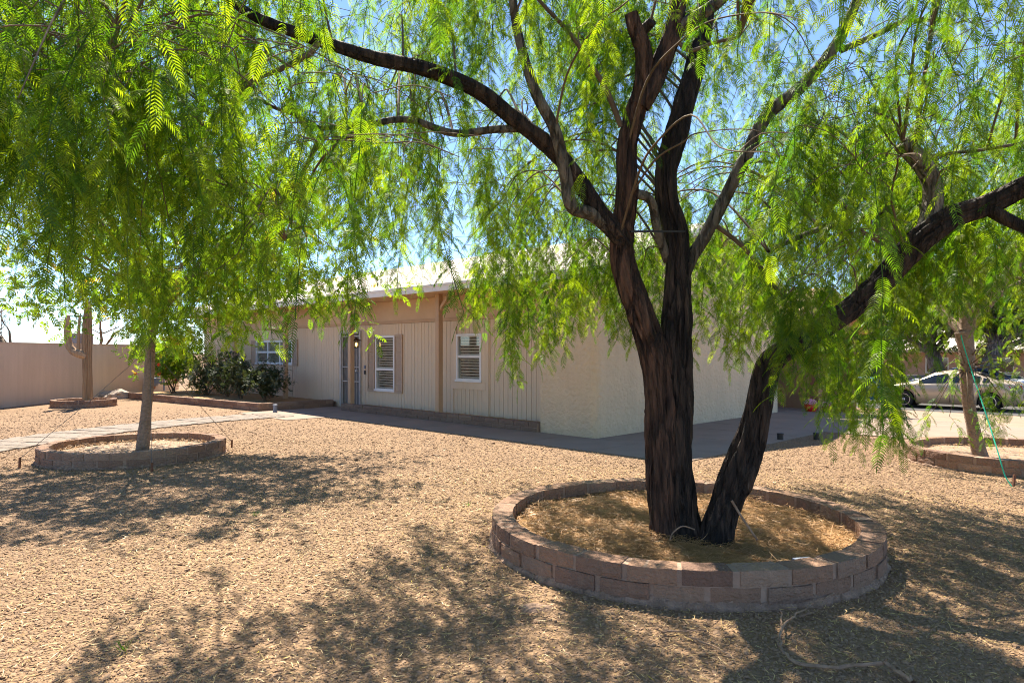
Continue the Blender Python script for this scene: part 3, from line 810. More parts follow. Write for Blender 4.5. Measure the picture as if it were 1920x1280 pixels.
def scatter_tree(coll):
    ng = bpy.data.node_groups.new('scatter_' + coll.name, 'GeometryNodeTree')
    ng.interface.new_socket(name='Geometry', in_out='INPUT', socket_type='NodeSocketGeometry')
    ng.interface.new_socket(name='Geometry', in_out='OUTPUT', socket_type='NodeSocketGeometry')
    N = ng.nodes; L = ng.links
    gi = N.new('NodeGroupInput'); go = N.new('NodeGroupOutput')
    ci = N.new('GeometryNodeCollectionInfo'); ci.inputs['Collection'].default_value = coll
    ci.inputs['Separate Children'].default_value = True; ci.inputs['Reset Children'].default_value = True
    iop = N.new('GeometryNodeInstanceOnPoints')
    iop.inputs['Pick Instance'].default_value = True
    def att(n, t):
        a = N.new('GeometryNodeInputNamedAttribute'); a.data_type = t; a.inputs['Name'].default_value = n
        return [o for o in a.outputs if o.enabled and o.name == 'Attribute'][0]
    L.new(gi.outputs[0], iop.inputs['Points']); L.new(ci.outputs[0], iop.inputs['Instance'])
    L.new(att('idx', 'INT'), iop.inputs['Instance Index'])
    e2r = N.new('FunctionNodeEulerToRotation')
    L.new(att('rot', 'FLOAT_VECTOR'), e2r.inputs[0]); L.new(e2r.outputs[0], iop.inputs['Rotation'])
    L.new(att('scl', 'FLOAT_VECTOR'), iop.inputs['Scale'])
    L.new(iop.outputs[0], go.inputs[0])
    return ng
NG = {}
def scatter(name, coll, pts, rots, scls, idxs, parent=None):
    me = bpy.data.meshes.new(name)
    n = len(pts)
    me.vertices.add(n)
    pts = np.asarray(pts, dtype=np.float32).reshape(n, 3)
    me.vertices.foreach_set('co', pts.ravel())
    rots = np.asarray(rots, dtype=np.float32).reshape(n, 3)
    scls = np.asarray(scls, dtype=np.float32)
    if scls.ndim == 1: scls = np.repeat(scls[:, None], 3, 1)
    a = me.attributes.new('rot', 'FLOAT_VECTOR', 'POINT'); a.data.foreach_set('vector', rots.ravel())
    a = me.attributes.new('scl', 'FLOAT_VECTOR', 'POINT'); a.data.foreach_set('vector', scls.astype(np.float32).ravel())
    a = me.attributes.new('idx', 'INT', 'POINT'); a.data.foreach_set('value', np.asarray(idxs, dtype=np.int32))
    me.update()
    o = link(name, me, parent)
    if coll.name not in NG: NG[coll.name] = scatter_tree(coll)
    md = o.modifiers.new('scatter', 'NODES'); md.node_group = NG[coll.name]
    return kind(o, 'stuff')

nr = np.random.default_rng(5)
PATH_XY = np.array([(p.x, p.y) for p in PATH_PTS])
def open_yard(x, y):
    """True where gravel lies bare"""
    ok = np.ones(len(x), bool)
    for c, r in ((RING, RR), (RING2, RR2), (RING3, RR3), (RING4, RR4)):
        ok &= (x-c[0])**2 + (y-c[1])**2 > (r+0.015)**2
    dx, dy = x-HC.x, y-HC.y
    u = dx*UA.x + dy*UA.y; v = dx*VA.x + dy*VA.y
    ok &= ~((v > -1.31) & (u > -2.52) & (u < 9.62))
    ok &= ~((v > -2.36) & (u > 6.98) & (u < 9.62))
    ok &= ~((v > -2.0) & (u > 9.62)) & ~((v > 3.88) & (u < 0.1))
    d2 = np.full(len(x), 1e9)
    for px_, py_ in PATH_XY[::3]:
        d2 = np.minimum(d2, (x-px_)**2 + (y-py_)**2)
    ok &= d2 > 0.66**2
    return ok

stone_me = []
for k in range(7):
    bm = bmesh.new(); bmesh.ops.create_icosphere(bm, subdivisions=1, radius=1.0)
    s = (rng.uniform(0.8, 1.25), rng.uniform(0.7, 1.05), rng.uniform(0.35, 0.6))
    for v in bm.verts:
        f = 1 + 0.38*noise.noise(v.co*1.3 + Vector((k*5.1, 0, 0)))
        v.co = Vector((v.co.x*s[0]*f, v.co.y*s[1]*f, v.co.z*s[2]*f))
    me = bpy.data.meshes.new('gravel_stone'); bm.to_mesh(me); bm.free(); me.materials.append(M['stone'])
    stone_me.append(me)
STONES = variants('gravel_stone_shape', stone_me)
n = 420000
y = nr.uniform(2.4, 19.0, n); x = nr.uniform(-1, 1, n) * (0.80*y + 1.0)
dens = np.interp(y, [2.4, 4.2, 5.5, 8.0, 11.0, 14.0, 19.0], [5200, 5000, 3400, 1500, 650, 260, 0])
area = 2*(0.80*y + 1.0)*(19.0-2.4)/n                      # ground one sample stands for at this distance
keep = nr.uniform(0, 1, n) < dens*area
x, y = x[keep], y[keep]
s = np.interp(y, [2.4, 5, 9, 19], [0.0062, 0.0070, 0.0090, 0.013]) * np.exp(nr.normal(0, 0.38, len(x)))
ok = open_yard(x, y); x, y, s = x[ok], y[ok], s[ok]
zz = np.array([gz(a, c) for a, c in zip(x, y)])
n = len(x)
gravel = scatter('gravel', STONES, np.stack([x, y, zz + s*0.12], 1), np.stack([nr.uniform(-.5,.5,n), nr.uniform(-.5,.5,n), nr.uniform(0,6.28,n)], 1), s, nr.integers(0, 7, n))
tag(gravel, 'loose tan gravel covering the front yard', 'gravel')

def ribbons(name, material, pos, length, width, lift, up=0.25, curl=0.6, label=None, cat=None):
    """thin curved strips: fallen leaflets, straw"""
    n = len(pos)
    az = nr.uniform(0, 2*np.pi, n); el = nr.normal(0, up, n)
    cu = nr.normal(0, curl, n)
    ln = length*np.exp(nr.normal(0, 0.35, n)); wd = width*nr.uniform(0.6, 1.4, n)
    V = np.zeros((n, 6, 3), np.float32)
    p = pos.astype(np.float64).copy(); p[:, 2] += lift*nr.uniform(0, 1, n)
    for k in range(3):
        a = az + cu*(k-1)
        d = np.stack([np.cos(a)*np.cos(el), np.sin(a)*np.cos(el), np.sin(el)], 1)
        sd = np.stack([-np.sin(a), np.cos(a), nr.normal(0, .3, n)], 1)
        wk = wd*(0.5, 1.0, 0.25)[k]
        V[:, 2*k] = p - sd*wk[:, None]*0.5; V[:, 2*k+1] = p + sd*wk[:, None]*0.5
        p = p + d*(ln/2)[:, None]
        el = el*0.3 if k == 0 else -np.abs(el)
    base = (np.arange(n)*6)[:, None]
    fc = np.concatenate([base+np.array([[0,1,3,2]]), base+np.array([[2,3,5,4]])], 1).reshape(-1, 4)
    me = bpy.data.meshes.new(name)
    me.vertices.add(n*6); me.vertices.foreach_set('co', V.ravel())
    nf = len(fc)
    me.loops.add(nf*4); me.loops.foreach_set('vertex_index', fc.ravel().astype(np.int32))
    me.polygons.add(nf); me.polygons.foreach_set('loop_start', np.arange(nf, dtype=np.int32)*4)
    me.update(calc_edges=True)
    a = me.attributes.new('tint', 'FLOAT', 'POINT'); a.data.foreach_set('value', np.repeat(nr.uniform(0, 1, n), 6).astype(np.float32))
    me.materials.append(material)
    o = kind(link(name, me), 'stuff')
    if label: tag(o, label, cat)
    return o
# fallen leaflets, thicker near the big tree
n = 26000
a = nr.uniform(0, 2*np.pi, n); r = 4.6*np.sqrt(nr.uniform(0, 1, n))
x = 0.9 + r*np.cos(a); y = 4.6 + r*np.sin(a)
x2 = nr.uniform(-7, 7, 9000); y2 = nr.uniform(2.5, 12, 9000)
x = np.concatenate([x, x2]); y = np.concatenate([y, y2])
ok = open_yard(x, y) & (y > 1.5)
x, y = x[ok], y[ok]
ribbons('leaf_litter', M['litter'], np.stack([x, y, np.full(len(x), 0.012)], 1), 0.034, 0.0045, 0.008, label='thin yellow fallen leaflets strewn over the gravel', cat='leaf litter')
# straw inside the big ring
n = 17000
a = nr.uniform(0, 2*np.pi, n); r = (RR-0.19)*np.sqrt(nr.uniform(0, 1, n))
x = RING.x + r*np.cos(a); y = RING.y + r*np.sin(a)
hump = np.array([0.05*max(0, noise.noise((p*1.7, q*1.7, 4)))+0.025*noise.noise((p*2.2, q*2.2, 1)) for p, q in zip(x, y)])
ribbons('straw_mulch', M['straw'], np.stack([x, y, 0.118 + 0.03*(1-(r/RR)**2) + hump], 1), 0.095, 0.0050, 0.018, up=0.18, curl=0.9, label='dry golden straw heaped inside the large tree ring', cat='straw')
n = 2500
for c, r0 in ((RING2, RR2), (RING3, RR3)):
    a = nr.uniform(0, 2*np.pi, n); r = (r0-0.18)*np.sqrt(nr.uniform(0, 1, n))
    ribbons('leaf_litter', M['straw'], np.stack([c.x + r*np.cos(a), c.y + r*np.sin(a), np.full(n, 0.115)], 1), 0.06, 0.006, 0.02,
            label='dry leaf litter inside the ring beside the path' if c is RING2 else 'dry leaf litter inside the ring by the driveway', cat='leaf litter')

# ================================================================== SPRAYS (twig + pinnate leaves)
def make_spray(seed, L_, spacing, leaf_len, lf_len, lf_w, pairs, material, twig_r=0.0025, open_=1.1, sag=0.8):
    r = random.Random(seed)
    vs, fs, ti = [], [], []
    def quadstrip(pts, t):
        b = len(vs)
        vs.extend(pts); ti.extend([t]*len(pts))
        return b
    def leaflet(b0, d, sidev, ln, w, t, droop):
        d = d.normalized()
        m_ = b0 + d*ln*0.5
        d2 = (d + Vector((0, 0, -droop))).normalized()
        e = m_ + d2*ln*0.5
        b = quadstrip([b0 - sidev*w*0.3, b0 + sidev*w*0.3, m_ - sidev*w*0.5, m_ + sidev*w*0.5, e], t)
        fs.extend([(b, b+1, b+3, b+2), (b+2, b+3, b+4)])
    def strip(pts, rad, t):
        for a, c in zip(pts[:-1], pts[1:]):
            d = (c-a).normalized(); x = d.cross(Vector((0.3, 0.9, 0.2))).normalized()*rad; y_ = d.cross(x).normalized()*rad
            b = quadstrip([a+x, a-x*0.5+y_*0.87, a-x*0.5-y_*0.87, c+x, c-x*0.5+y_*0.87, c-x*0.5-y_*0.87], t)
            fs.extend([(b, b+1, b+4, b+3), (b+1, b+2, b+5, b+4), (b+2, b, b+3, b+5)])
    n = max(3, int(L_/spacing))
    p = Vector((0, 0, 0)); d = Vector((r.uniform(-.5,.5), r.uniform(-.5,.5), -0.55)).normalized()
    tw = [p.copy()]
    nodes = []
    for i in range(n):
        d = (d + Vector((r.uniform(-.09,.09), r.uniform(-.09,.09), -0.16))).normalized()
        p = p + d*(L_/n)
        tw.append(p.copy()); nodes.append((p.copy(), d.copy()))
    strip(tw, twig_r, 0.30)
    az = r.uniform(0, 6.28)
    for k, (q, dd) in enumerate(nodes):
        az += 2.4 + r.uniform(-.4, .4)
        t = r.random()*0.93
        if r.random() < 0.012: t = 1.0
        ll = leaf_len*r.uniform(0.75, 1.15)*(0.75 + 0.25*min(1, (k+1)/3))
        out = Vector((math.cos(az), math.sin(az), 0))
        if k == n-1: out = out*0.3
        side = Vector((-out.y, out.x, 0)).normalized()
        cur = (out*open_ + Vector((0, 0, -0.45 + r.uniform(-.25, .35)))).normalized()
        pos = q.copy(); rach = [q.copy()]
        roll = r.uniform(-0.5, 0.5)
        for j in range(pairs+1):
            pos = pos + cur*(ll/(pairs+1))
            cur = (cur + Vector((0, 0, -sag/(pairs+1)))).normalized()
            rach.append(pos.copy())
            nrm = cur.cross(side).normalized()
            f = j/pairs
            ln = lf_len*(0.62 + 0.6*math.sin(math.pi*(0.15+0.75*f)))*r.uniform(0.85, 1.1)
            for sg in (-1, 1):
                if r.random() < 0.04: continue
                dirv = side*sg*math.cos(roll*sg*0.4) + nrm*math.sin(roll)*0.35 + cur*(0.55+0.35*f)
                wv = cur*0.85 - side*sg*0.4 + nrm*r.uniform(-0.5, 0.5)
                leaflet(pos, dirv, wv.normalized(), ln, lf_w, (t if t == 1.0 else max(0, t + r.uniform(-.05,.05))), 0.45)
        leaflet(pos, cur, side, lf_len, lf_w, t, 0.2)
        strip([rach[0], rach[len(rach)//2], rach[-1]], twig_r*0.45, 0.5)
    me = bpy.data.meshes.new('leafy_spray')
    me.from_pydata([tuple(v) for v in vs], [], fs)
    a = me.attributes.new('tint', 'FLOAT', 'POINT'); a.data.foreach_set('value', ti)
    me.materials.append(material)
    me.update()
    return me
PEP_L = [0.40, 0.40, 0.62, 0.62, 0.9, 0.9, 1.2, 1.2]
pep_me = [make_spray(100+k, L_, 0.050, 0.165, 0.040, 0.0056, 12, M['leaf_pepper'], open_=0.75, sag=1.0) for k, L_ in enumerate(PEP_L)]
PEPPER = variants('pepper_spray_shape', pep_me)
bro_me = [make_spray(200+k, L_, 0.05, 0.16, 0.045, 0.017, 5, M['leaf_bright'], open_=1.3, sag=0.5) for k, L_ in enumerate((0.22, 0.3, 0.38, 0.3))]
BROAD = variants('broad_spray_shape', bro_me)
shr_me = [make_spray(300+k, 0.26, 0.03, 0.09, 0.04, 0.016, 3, M['leaf_shaded'], open_=1.0, sag=0.1) for k in range(3)]
SHRUB = variants('shrub_spray_shape', shr_me)
far_me = [make_spray(400+k, 0.45, 0.06, 0.22, 0.09, 0.05, 3, M['leaf_far'], open_=1.3, sag=0.4, twig_r=0.006) for k in range(4)]
FARLEAF = variants('far_spray_shape', far_me)

# ================================================================== LIMBS
def tube(mb, pts, rad, nseg=20, rough=0.10, fx=3.2, fs_=1.6, seed=0.0, cap=True, flute=0.0):
    """limb surface with bark ridges; noise runs along the limb"""
    n = len(pts); rings = []; s = 0.0
    up = None; vs = []
    for i in range(n):
        d = (pts[min(n-1, i+1)] - pts[max(0, i-1)]).normalized()
        if up is None:
            up = d.cross(Vector((0.31, 0.9, 0.2))).normalized()
        else:
            up = (up - d*up.dot(d)).normalized()
        w = d.cross(up)
        if i: s += (pts[i]-pts[i-1]).length
        for k in range(nseg):
            a = 2*math.pi*k/nseg
            c_, s_ = math.cos(a), math.sin(a)
            q = noise.noise((c_*fx+seed, s_*fx+seed*1.7, s*fs_))
            q2 = noise.noise((c_*fx*3+seed, s_*fx*3, s*fs_*2.2+9))
            lump = noise.noise((c_*0.8+seed, s_*0.8, s*2.0+4))
            rr = rad[i]*(1 + rough*(-abs(q)*2.2 + 0.5) + rough*0.55*(-abs(q2)*2+0.4) + rough*0.8*lump + flute*math.sin(a*3+seed+s*0.7))
            vs.append(pts[i] + (up*c_ + w*s_)*rr)
    fs = [(i*nseg+k, i*nseg+(k+1) % nseg, (i+1)*nseg+(k+1) % nseg, (i+1)*nseg+k) for i in range(n-1) for k in range(nseg)]
    if cap:
        fs.append(tuple(range((n-1)*nseg, n*nseg)))
    mb.add(vs, fs)

LIMBS = []           # (points, radii, main?) of the big tree for attaching branches
def limb(tree, name, px, material, nseg=20, per=8, rough=0.10, flute=0.0, seed=None, fs_=1.8, main=True, k=0.92):
    """px: list of (column, row, distance, half width in px)"""
    pts = [P(x, y, Y) for x, y, Y, w in px]; rad = [k*w/F*Y for x, y, Y, w in px]
    pts, rad = spline(pts, per, rad)
    b = MB(); tube(b, pts, rad, nseg, rough, seed=(seed if seed is not None else rng.uniform(0, 50)), flute=flute, fs_=fs_)
    LIMBS.append((pts, rad, main))
    return b.build(name, M[material], tree, smooth=True, recalc=False)

tree = thing('pepper_tree', (1.40, 5.23, 0.1), 'huge weeping tree with charred dark trunks in the large stone ring', 'tree')
limb(tree, 'trunk', [(1262,1030,5.22,52),(1257,1005,5.22,44),(1250,960,5.23,37),(1244,900,5.24,38),(1240,820,5.25,38),(1240,750,5.25,36),(1231,680,5.24,32),(1204,600,5.22,29),(1179,530,5.2,26),(1167,480,5.18,24),(1168,430,5.15,24),(1175,350,5.1,24),(1175,280,5.08,21),(1190,215,5.05,21),(1204,165,5.0,20),(1206,100,4.95,17),(1190,50,4.9,15),(1183,25,4.88,14)], 'bark_red_sunlit', 72, 18, 0.20, 0.03, 3.0, k=0.84)
limb(tree, 'trunk', [(1292,1030,5.20,48),(1288,1005,5.20,38),(1280,960,5.21,31),(1272,900,5.22,33),(1267,820,5.24,35),(1266,750,5.26,35),(1268,680,5.28,34),(1269,610,5.3,31),(1271,540,5.33,27),(1272,480,5.36,26),(1266,430,5.38,25),(1251,380,5.40,23),(1249,325,5.40,23),(1266,260,5.40,24),(1285,190,5.42,22),(1305,125,5.45,21),(1320,50,5.5,18),(1335,-70,5.6,15),(1350,-240,5.7,10)], 'bark', 72, 18, 0.20, 0.04, 11.0, k=0.84)
limb(tree, 'trunk', [(1332,1040,5.12,50),(1338,1012,5.12,40),(1352,960,5.12,33),(1377,900,5.12,34),(1400,840,5.12,31),(1417,780,5.10,27),(1429,720,5.08,25),(1443,680,5.05,24),(1482,650,5.0,23),(1530,622,4.95,23),(1590,582,4.9,23),(1650,530,4.85,24),(1700,475,4.8,25),(1740,437,4.76,25),(1790,405,4.72,22),(1850,385,4.68,21),(1920,350,4.6,20),(2010,300,4.5,17),(2120,200,4.4,12)], 'bark', 72, 18, 0.20, 0.05, 23.0, k=0.86)
limb(tree, 'limb', [(1722,462,4.78,20),(1737,430,4.78,20),(1748,385,4.78,19),(1746,342,4.78,18),(1724,302,4.77,18),(1690,268,4.76,17)], 'bark_pale', 24, 8, 0.12)
limb(tree, 'limb', [(1176,462,5.15,20),(1155,436,5.12,20),(1125,400,5.1,19),(1085,340,5.05,18),(1035,280,5.0,18),(960,220,4.9,17),(900,172,4.8,16),(805,132,4.7,16),(700,108,4.6,14),(550,60,4.4,12),(475,30,4.3,10),(400,-20,4.2,8),(300,-60,3.9,7),(205,-60,3.45,7)], 'bark', 36, 12, 0.18, k=0.85)
limb(tree, 'limb', [(1184,478,5.2,9),(1168,452,5.17,13),(1142,428,5.12,14),(1108,402,5.06,14),(1072,386,5.0,14),(1061,330,4.98,13),(1041,245,4.9,12),(1005,175,4.85,11),(980,100,4.8,10),(965,30,4.75,9),(950,-90,4.6,7)], 'bark_grey', 20, 10, 0.07)
limb(tree, 'limb', [(1276,540,5.36,14),(1292,492,5.4,13),(1320,445,5.4,13),(1360,370,5.4,13),(1400,290,5.35,13),(1440,215,5.3,13),(1500,165,5.25,12),(1560,95,5.2,11),(1595,30,5.15,10),(1640,-90,5.1,8)], 'bark_grey', 20, 10, 0.08)
limb(tree, 'limb', [(1200,200,5.02,20),(1216,170,5.0,20),(1240,115,4.98,19),(1265,50,4.95,18),(1278,-50,4.9,15),(1290,-220,4.8,10)], 'bark_red_sunlit', 36, 12, 0.18)
limb(tree, 'limb', [(1255,85,4.97,9),(1275,55,4.94,13),(1300,35,4.9,13),(1345,5,4.85,12),(1400,-50,4.8,10),(1480,-160,4.7,8)], 'bark_grey', 18, 8, 0.07)
limb(tree, 'limb', [(1172,385,5.12,6),(1182,370,5.12,9),(1200,366,5.16,9),(1222,380,5.2,9),(1233,430,5.28,9),(1252,490,5.36,9)], 'bark_grey', 14, 8, 0.1)
def twigl(px, m='bark_twig', nseg=9):
    limb(tree, 'branch', px, m, nseg, 6, 0.08, main=False)
twigl([(985,240,4.95,8),(925,243,4.9,8),(850,250,4.85,7.5),(775,226,4.8,7),(720,228,4.75,6.5),(665,250,4.7,5),(630,264,4.65,4)], 'bark_grey', 12)
twigl([(715,229,4.75,5.5),(650,235,4.7,5),(600,240,4.65,5),(550,215,4.6,4),(510,200,4.5,3.5),(480,180,4.4,2.5)], 'bark_grey', 12)
twigl([(604,240,4.65,5),(585,290,4.6,4.5),(560,335,4.6,4.5),(530,375,4.55,4),(518,415,4.5,3),(535,450,4.5,2)])
twigl([(572,322,4.6,4),(548,380,4.55,3.5),(544,418,4.5,2.5)])
twigl([(600,78,4.46,7),(575,104,4.44,6),(525,130,4.4,5.5),(475,150,4.3,5),(435,185,4.2,5),(415,205,4.15,4.5),(400,255,4.1,3)])
twigl([(418,200,4.15,4),(390,170,4.0,4),(355,140,3.9,3)])
twigl([(205,-60,3.45,7),(190,0,3.35,6.5),(217,57,3.3,6),(205,125,3.25,5),(195,160,3.2,3)])
twigl([(1165,238,5.06,6),(1135,165,5.0,5.5),(1100,110,4.95,5),(1070,65,4.9,4.5),(1010,0,4.8,3.5),(960,-60,4.7,2.5)])
twigl([(1575,95,5.2,7),(1615,78,5.15,6),(1650,62,5.1,6),(1700,40,5.0,5),(1790,38,4.9,3)], 'bark_grey', 10)
twigl([(1715,272,4.77,4.5),(1728,180,4.76,4.5),(1740,100,4.75,4),(1752,0,4.7,4),(1765,-90,4.6,3)])
twigl([(1705,300,4.77,5),(1780,288,4.7,4),(1850,280,4.6,3.5),(1950,262,4.5,3)], 'bark_grey', 9)
twigl([(1850,388,4.68,14),(1890,412,4.6,13),(1960,440,4.5,11),(2060,450,4.4,8)], 'bark', 14)
twigl([(1440,470,5.6,5),(1540,428,5.9,6),(1610,412,6.1,6),(1690,382,6.3,5)], 'bark_grey', 9)
twigl([(1385,70,4.8,3),(1340,80,4.85,3.5),(1290,95,4.9,4),(1262,62,4.95,4)])
twigl([(1470,560,5.6,4),(1400,470,5.5,4.5),(1345,425,5.45,5)])
# cross bolt that ties the two stems, and a small stub
b = MB(); b.bar(P(1182,434,5.02), P(1284,434,5.14), 0.014, 0.014); b.build('brace_rod', M['black'], tree)
limb(tree, 'branch', [(1195,70,4.93,11),(1212,52,4.9,11),(1224,40,4.86,10)], 'bark', 12, 4, 0.1, main=False)

# ================================================================== CROWN OF THE BIG TREE
lp = [(p, r_) for pts, rad, main in LIMBS for p, r_ in zip(pts[::3], rad[::3]) if p.z > 1.9]
lp_xyz = np.array([tuple(p) for p, r_ in lp])
lx, ly, lw, lY = [], [], [], []
for pts, rad, main in LIMBS:
    if not main: continue
    for p, r_ in zip(pts, rad):
        X_, Y_ = proj(p); lx.append(X_); ly.append(Y_); lw.append(r_/p.y*F); lY.append(p.y)
lx, ly, lw, lY = map(np.array, (lx, ly, lw, lY))

LOWX = [-200, 0, 100, 200, 260, 330, 400, 440, 480, 520, 560, 600, 640, 660, 700, 730, 760, 790, 830, 850, 870, 895, 920, 950, 1000, 1050, 1090, 1150, 1190, 1240, 1300, 1340, 1400, 1450, 1500, 1560, 1600, 1640, 1690, 1710, 1750, 1850, 1920, 2200]
LOWY = [430, 440, 540, 620, 650, 690, 660, 600, 680, 600, 590, 640, 640, 550, 520, 580, 600, 535, 510, 630, 670, 580, 590, 725, 740, 690, 640, 630, 690, 650, 690, 730, 690, 690, 720, 780, 850, 880, 880, 640, 600, 610, 620, 620]
def ylow(x):
    return float(np.interp(x, LOWX, LOWY))
# how thickly the sprays hang in the parts of the crown that show sky or house behind
THIN = [((650, 400, 900, 500), 0.55), ((640, 500, 900, 640), 0.28), ((900, 250, 1060, 430), 0.75), ((1215, 120, 1420, 420), 0.5), ((560, 200, 900, 400), 0.85), ((1420, 100, 1920, 300), 0.75), ((420, 540, 660, 700), 0.45), ((0, 380, 240, 560), 0.5), ((60, 180, 620, 700), 0.5), ((1455, 680, 1560, 800), 0.3), ((1300, 420, 1700, 680), 0.75)]
XB_Y = [2.0, 4.0, 4.6, 5.6, 6.9, 7.6, 9.2, 12]
XB_X = [-4.6, -4.4, -3.8, -3.2, -2.9, -2.2, -1.2, 0.2]
sprays = []           # (top point, variant, scale, yaw, tilt)
branch_mb = MB()
def try_spray(top, length, force=False):
    if top.y < 1.3 or (top - cam.location).length < 3.1: return False
    x0, y0 = proj(top)
    infr = -150 < x0 < 2070 and y0 > -250
    if infr:
        lim = ylow(x0) + rng.uniform(-45, 12)
        maxlen = (top.z - (EYE + (HOR-lim)/F*top.y))/0.92
        if not force:
            length = min(length, maxlen)
            if length < 0.30: return False
            xm, ym = proj(top - Vector((0, 0, length*0.55)))
            for (a, b_, c, d), k in THIN:
                if a < xm < c and b_ < ym < d and rng.random() > k: return False
        for t in (0.05, 0.35, 0.65, 0.95):
            xq, yq = proj(top - Vector((0, 0, length*t)))
            hit = (lY > top.y - 0.05) & ~((lx > 1445) & (lx < 1540) & (rng.random() < 0.5)) & (np.hypot(lx-xq, ly-yq) < lw + 0.12/top.y*F)
            if hit.any() and rng.random() < (0.80 if yq < 300 else 0.92): return False
    best = min(range(8), key=lambda k: abs(PEP_L[k]*1.0 - length) + rng.uniform(0, 0.03))
    sc = min(1.2, max(0.65, length/PEP_L[best]*rng.uniform(0.8, 1.05)))
    sprays.append((top, best, sc, rng.uniform(0, 6.28), (rng.gauss(0, .10), rng.gauss(0, .10))))
    return True

def branch_curve(S, E, r0):
    span = (E-S).length
    k = 5
    ctrl, rad = [], []
    for i in range(k+1):
        t = i/k
        q = S.lerp(E, t) + Vector((0, 0, (0.20*span + 0.05)*math.sin(math.pi*t**0.8)))
        if 0 < i: q += Vector((rng.gauss(0, .035), rng.gauss(0, .035), rng.gauss(0, .03)))*min(1.0, span)
        ctrl.append(q); rad.append(r0*(1-0.78*t))
    return spline(ctrl, 5, rad)
def grow_branch(S, E, r0):
    pts, rad = branch_curve(S, E, r0)
    tube(branch_mb, pts, rad, 6, 0.05, seed=rng.uniform(0, 30))

def cluster(E, count, spread, lmin, lmax):
    d = np.linalg.norm(lp_xyz - np.array(E), axis=1) + np.maximum(0, lp_xyz[:, 2]-E.z)*0.8
    j = int(np.argmin(d)); S = lp[j][0]
    pts, rad = branch_curve(S, E, min(0.011, 0.0045 + 0.0028*(E-S).length))
    tops = []
    for _ in range(count):
        t = rng.random()**0.6
        base = pts[int((0.35 + 0.65*t)*(len(pts)-1))]
        top = base + Vector((rng.gauss(0, spread), rng.gauss(0, spread), rng.gauss(0, spread*0.45)))
        if try_spray(top, rng.uniform(lmin, lmax)): tops.append((top, base))
    if len(tops) >= 1:
        tube(branch_mb, pts, rad, 6, 0.05, seed=rng.uniform(0, 30))
        for top, base in tops:
            m_ = (base+top)/2 + Vector((rng.gauss(0, .02), rng.gauss(0, .02), 0.05))
            q, r2 = spline([base, m_, top], 3, [0.0032, 0.0028, 0.0024])
            tube(branch_mb, q, r2, 4, 0.0)

CC = Vector((0.9, 5.2, 0))
made = 0
for _ in range(900):
    a = rng.uniform(0, 2*math.pi); r_ = 5.0*math.sqrt(rng.random())
    E = CC + Vector((r_*math.cos(a), r_*math.sin(a)*0.92, 0))
    zt = 5.35 - 0.085*r_*r_
    zl = 2.3 if r_ > 2.0 else 3.2
    E.z = zl + (zt-zl)*rng.random()**0.85
    xb = float(np.interp(E.y + 0.25*(E.z-2.8), XB_Y, XB_X))
    if E.x < xb: continue
    if E.y < 1.2: continue
    x_, y_ = proj(E)
    vis = -200 < x_ < 2120 and y_ > -200
    if not vis and rng.random() < 0.72: continue
    cluster(E, 13 if vis else 7, 0.30, 0.45, 1.25)
    made += 1
    if made >= 190: break
# thick curtain at the upper left, close to the viewer
for _ in range(22):
    Y_ = rng.uniform(3.0, 4.6)
    E = P(rng.uniform(-60, 620), rng.uniform(-160, 470), Y_)
    if E.z > 4.6: continue
    cluster(E, 11, 0.24, 0.5, 1.2)
for _ in range(14):
    E = P(rng.uniform(1420, 1950), rng.uniform(-120, 420), rng.uniform(3.0, 4.6))
    cluster(E, 11, 0.24, 0.45, 1.1)
# tassels that hang lowest: column, top row, bottom row, distance, count, spread (m)
for (x, yt, yb, Y_, cnt, sp) in [(490,560,740,4.2,7,0.12),(612,660,790,5.2,3,0.05),(640,540,710,5.0,10,0.16),(590,530,660,5.0,12,0.2),(560,520,640,4.6,10,0.18),(975,500,745,6.0,16,0.22),(1025,560,700,5.9,7,0.12),(935,520,630,6.4,12,0.25),
        (760,510,620,7.4,12,0.16),(872,520,690,6.6,6,0.09),(1105,480,645,6.0,16,0.25),(1190,580,700,5.9,5,0.10),(1640,600,880,5.7,14,0.26),(1600,600,840,5.6,12,0.25),(1560,560,800,5.5,12,0.22),(1680,640,870,5.9,8,0.16),
        (1500,540,730,4.7,14,0.16),(1540,520,700,4.6,12,0.16),(1345,520,735,5.9,14,0.22),(1400,480,680,5.8,16,0.30),(1320,480,640,6.0,10,0.25),(1455,560,720,5.4,10,0.18),(400,560,700,3.7,9,0.13),(330,540,715,3.6,9,0.13),(270,520,680,3.5,9,0.14),(440,500,640,4.0,10,0.16),
        (1470,520,760,6.6,8,0.2),(1590,690,900,6.2,6,0.2),(1530,700,890,6.4,5,0.2)]:
    E = P(x, yt-40, Y_)
    L_ = (yb-yt)/F*Y_
    d = np.linalg.norm(lp_xyz - np.array(E), axis=1); j = int(np.argmin(d)); S = lp[j][0]
    got = 0
    for _ in range(cnt):
        top = E + Vector((rng.gauss(0, sp), rng.gauss(0, sp), rng.uniform(-0.9, 0.1)*max(0.05, L_-0.5)))
        got += try_spray(top, rng.uniform(0.65, 1.0)*min(1.3, max(0.4, L_)), force=False)
    if got: grow_branch(S, E, 0.007)
# sprays that hang across the bend of the right hand limb
for _ in range(26):
    top = P(rng.uniform(1462, 1562), rng.uniform(500, 610), rng.uniform(4.35, 4.65))
    k = rng.choice((0, 1, 2, 3))
    sprays.append((top, k, rng.uniform(0.7, 1.0), rng.uniform(0, 6.28), (rng.gauss(0, .1), rng.gauss(0, .1))))
    if _ % 4 == 0: grow_branch(P(1690, 480, 4.8), top, 0.006)
kind(branch_mb.build('twigs', M['bark_twig'], tree, smooth=True, recalc=False), 'stuff')

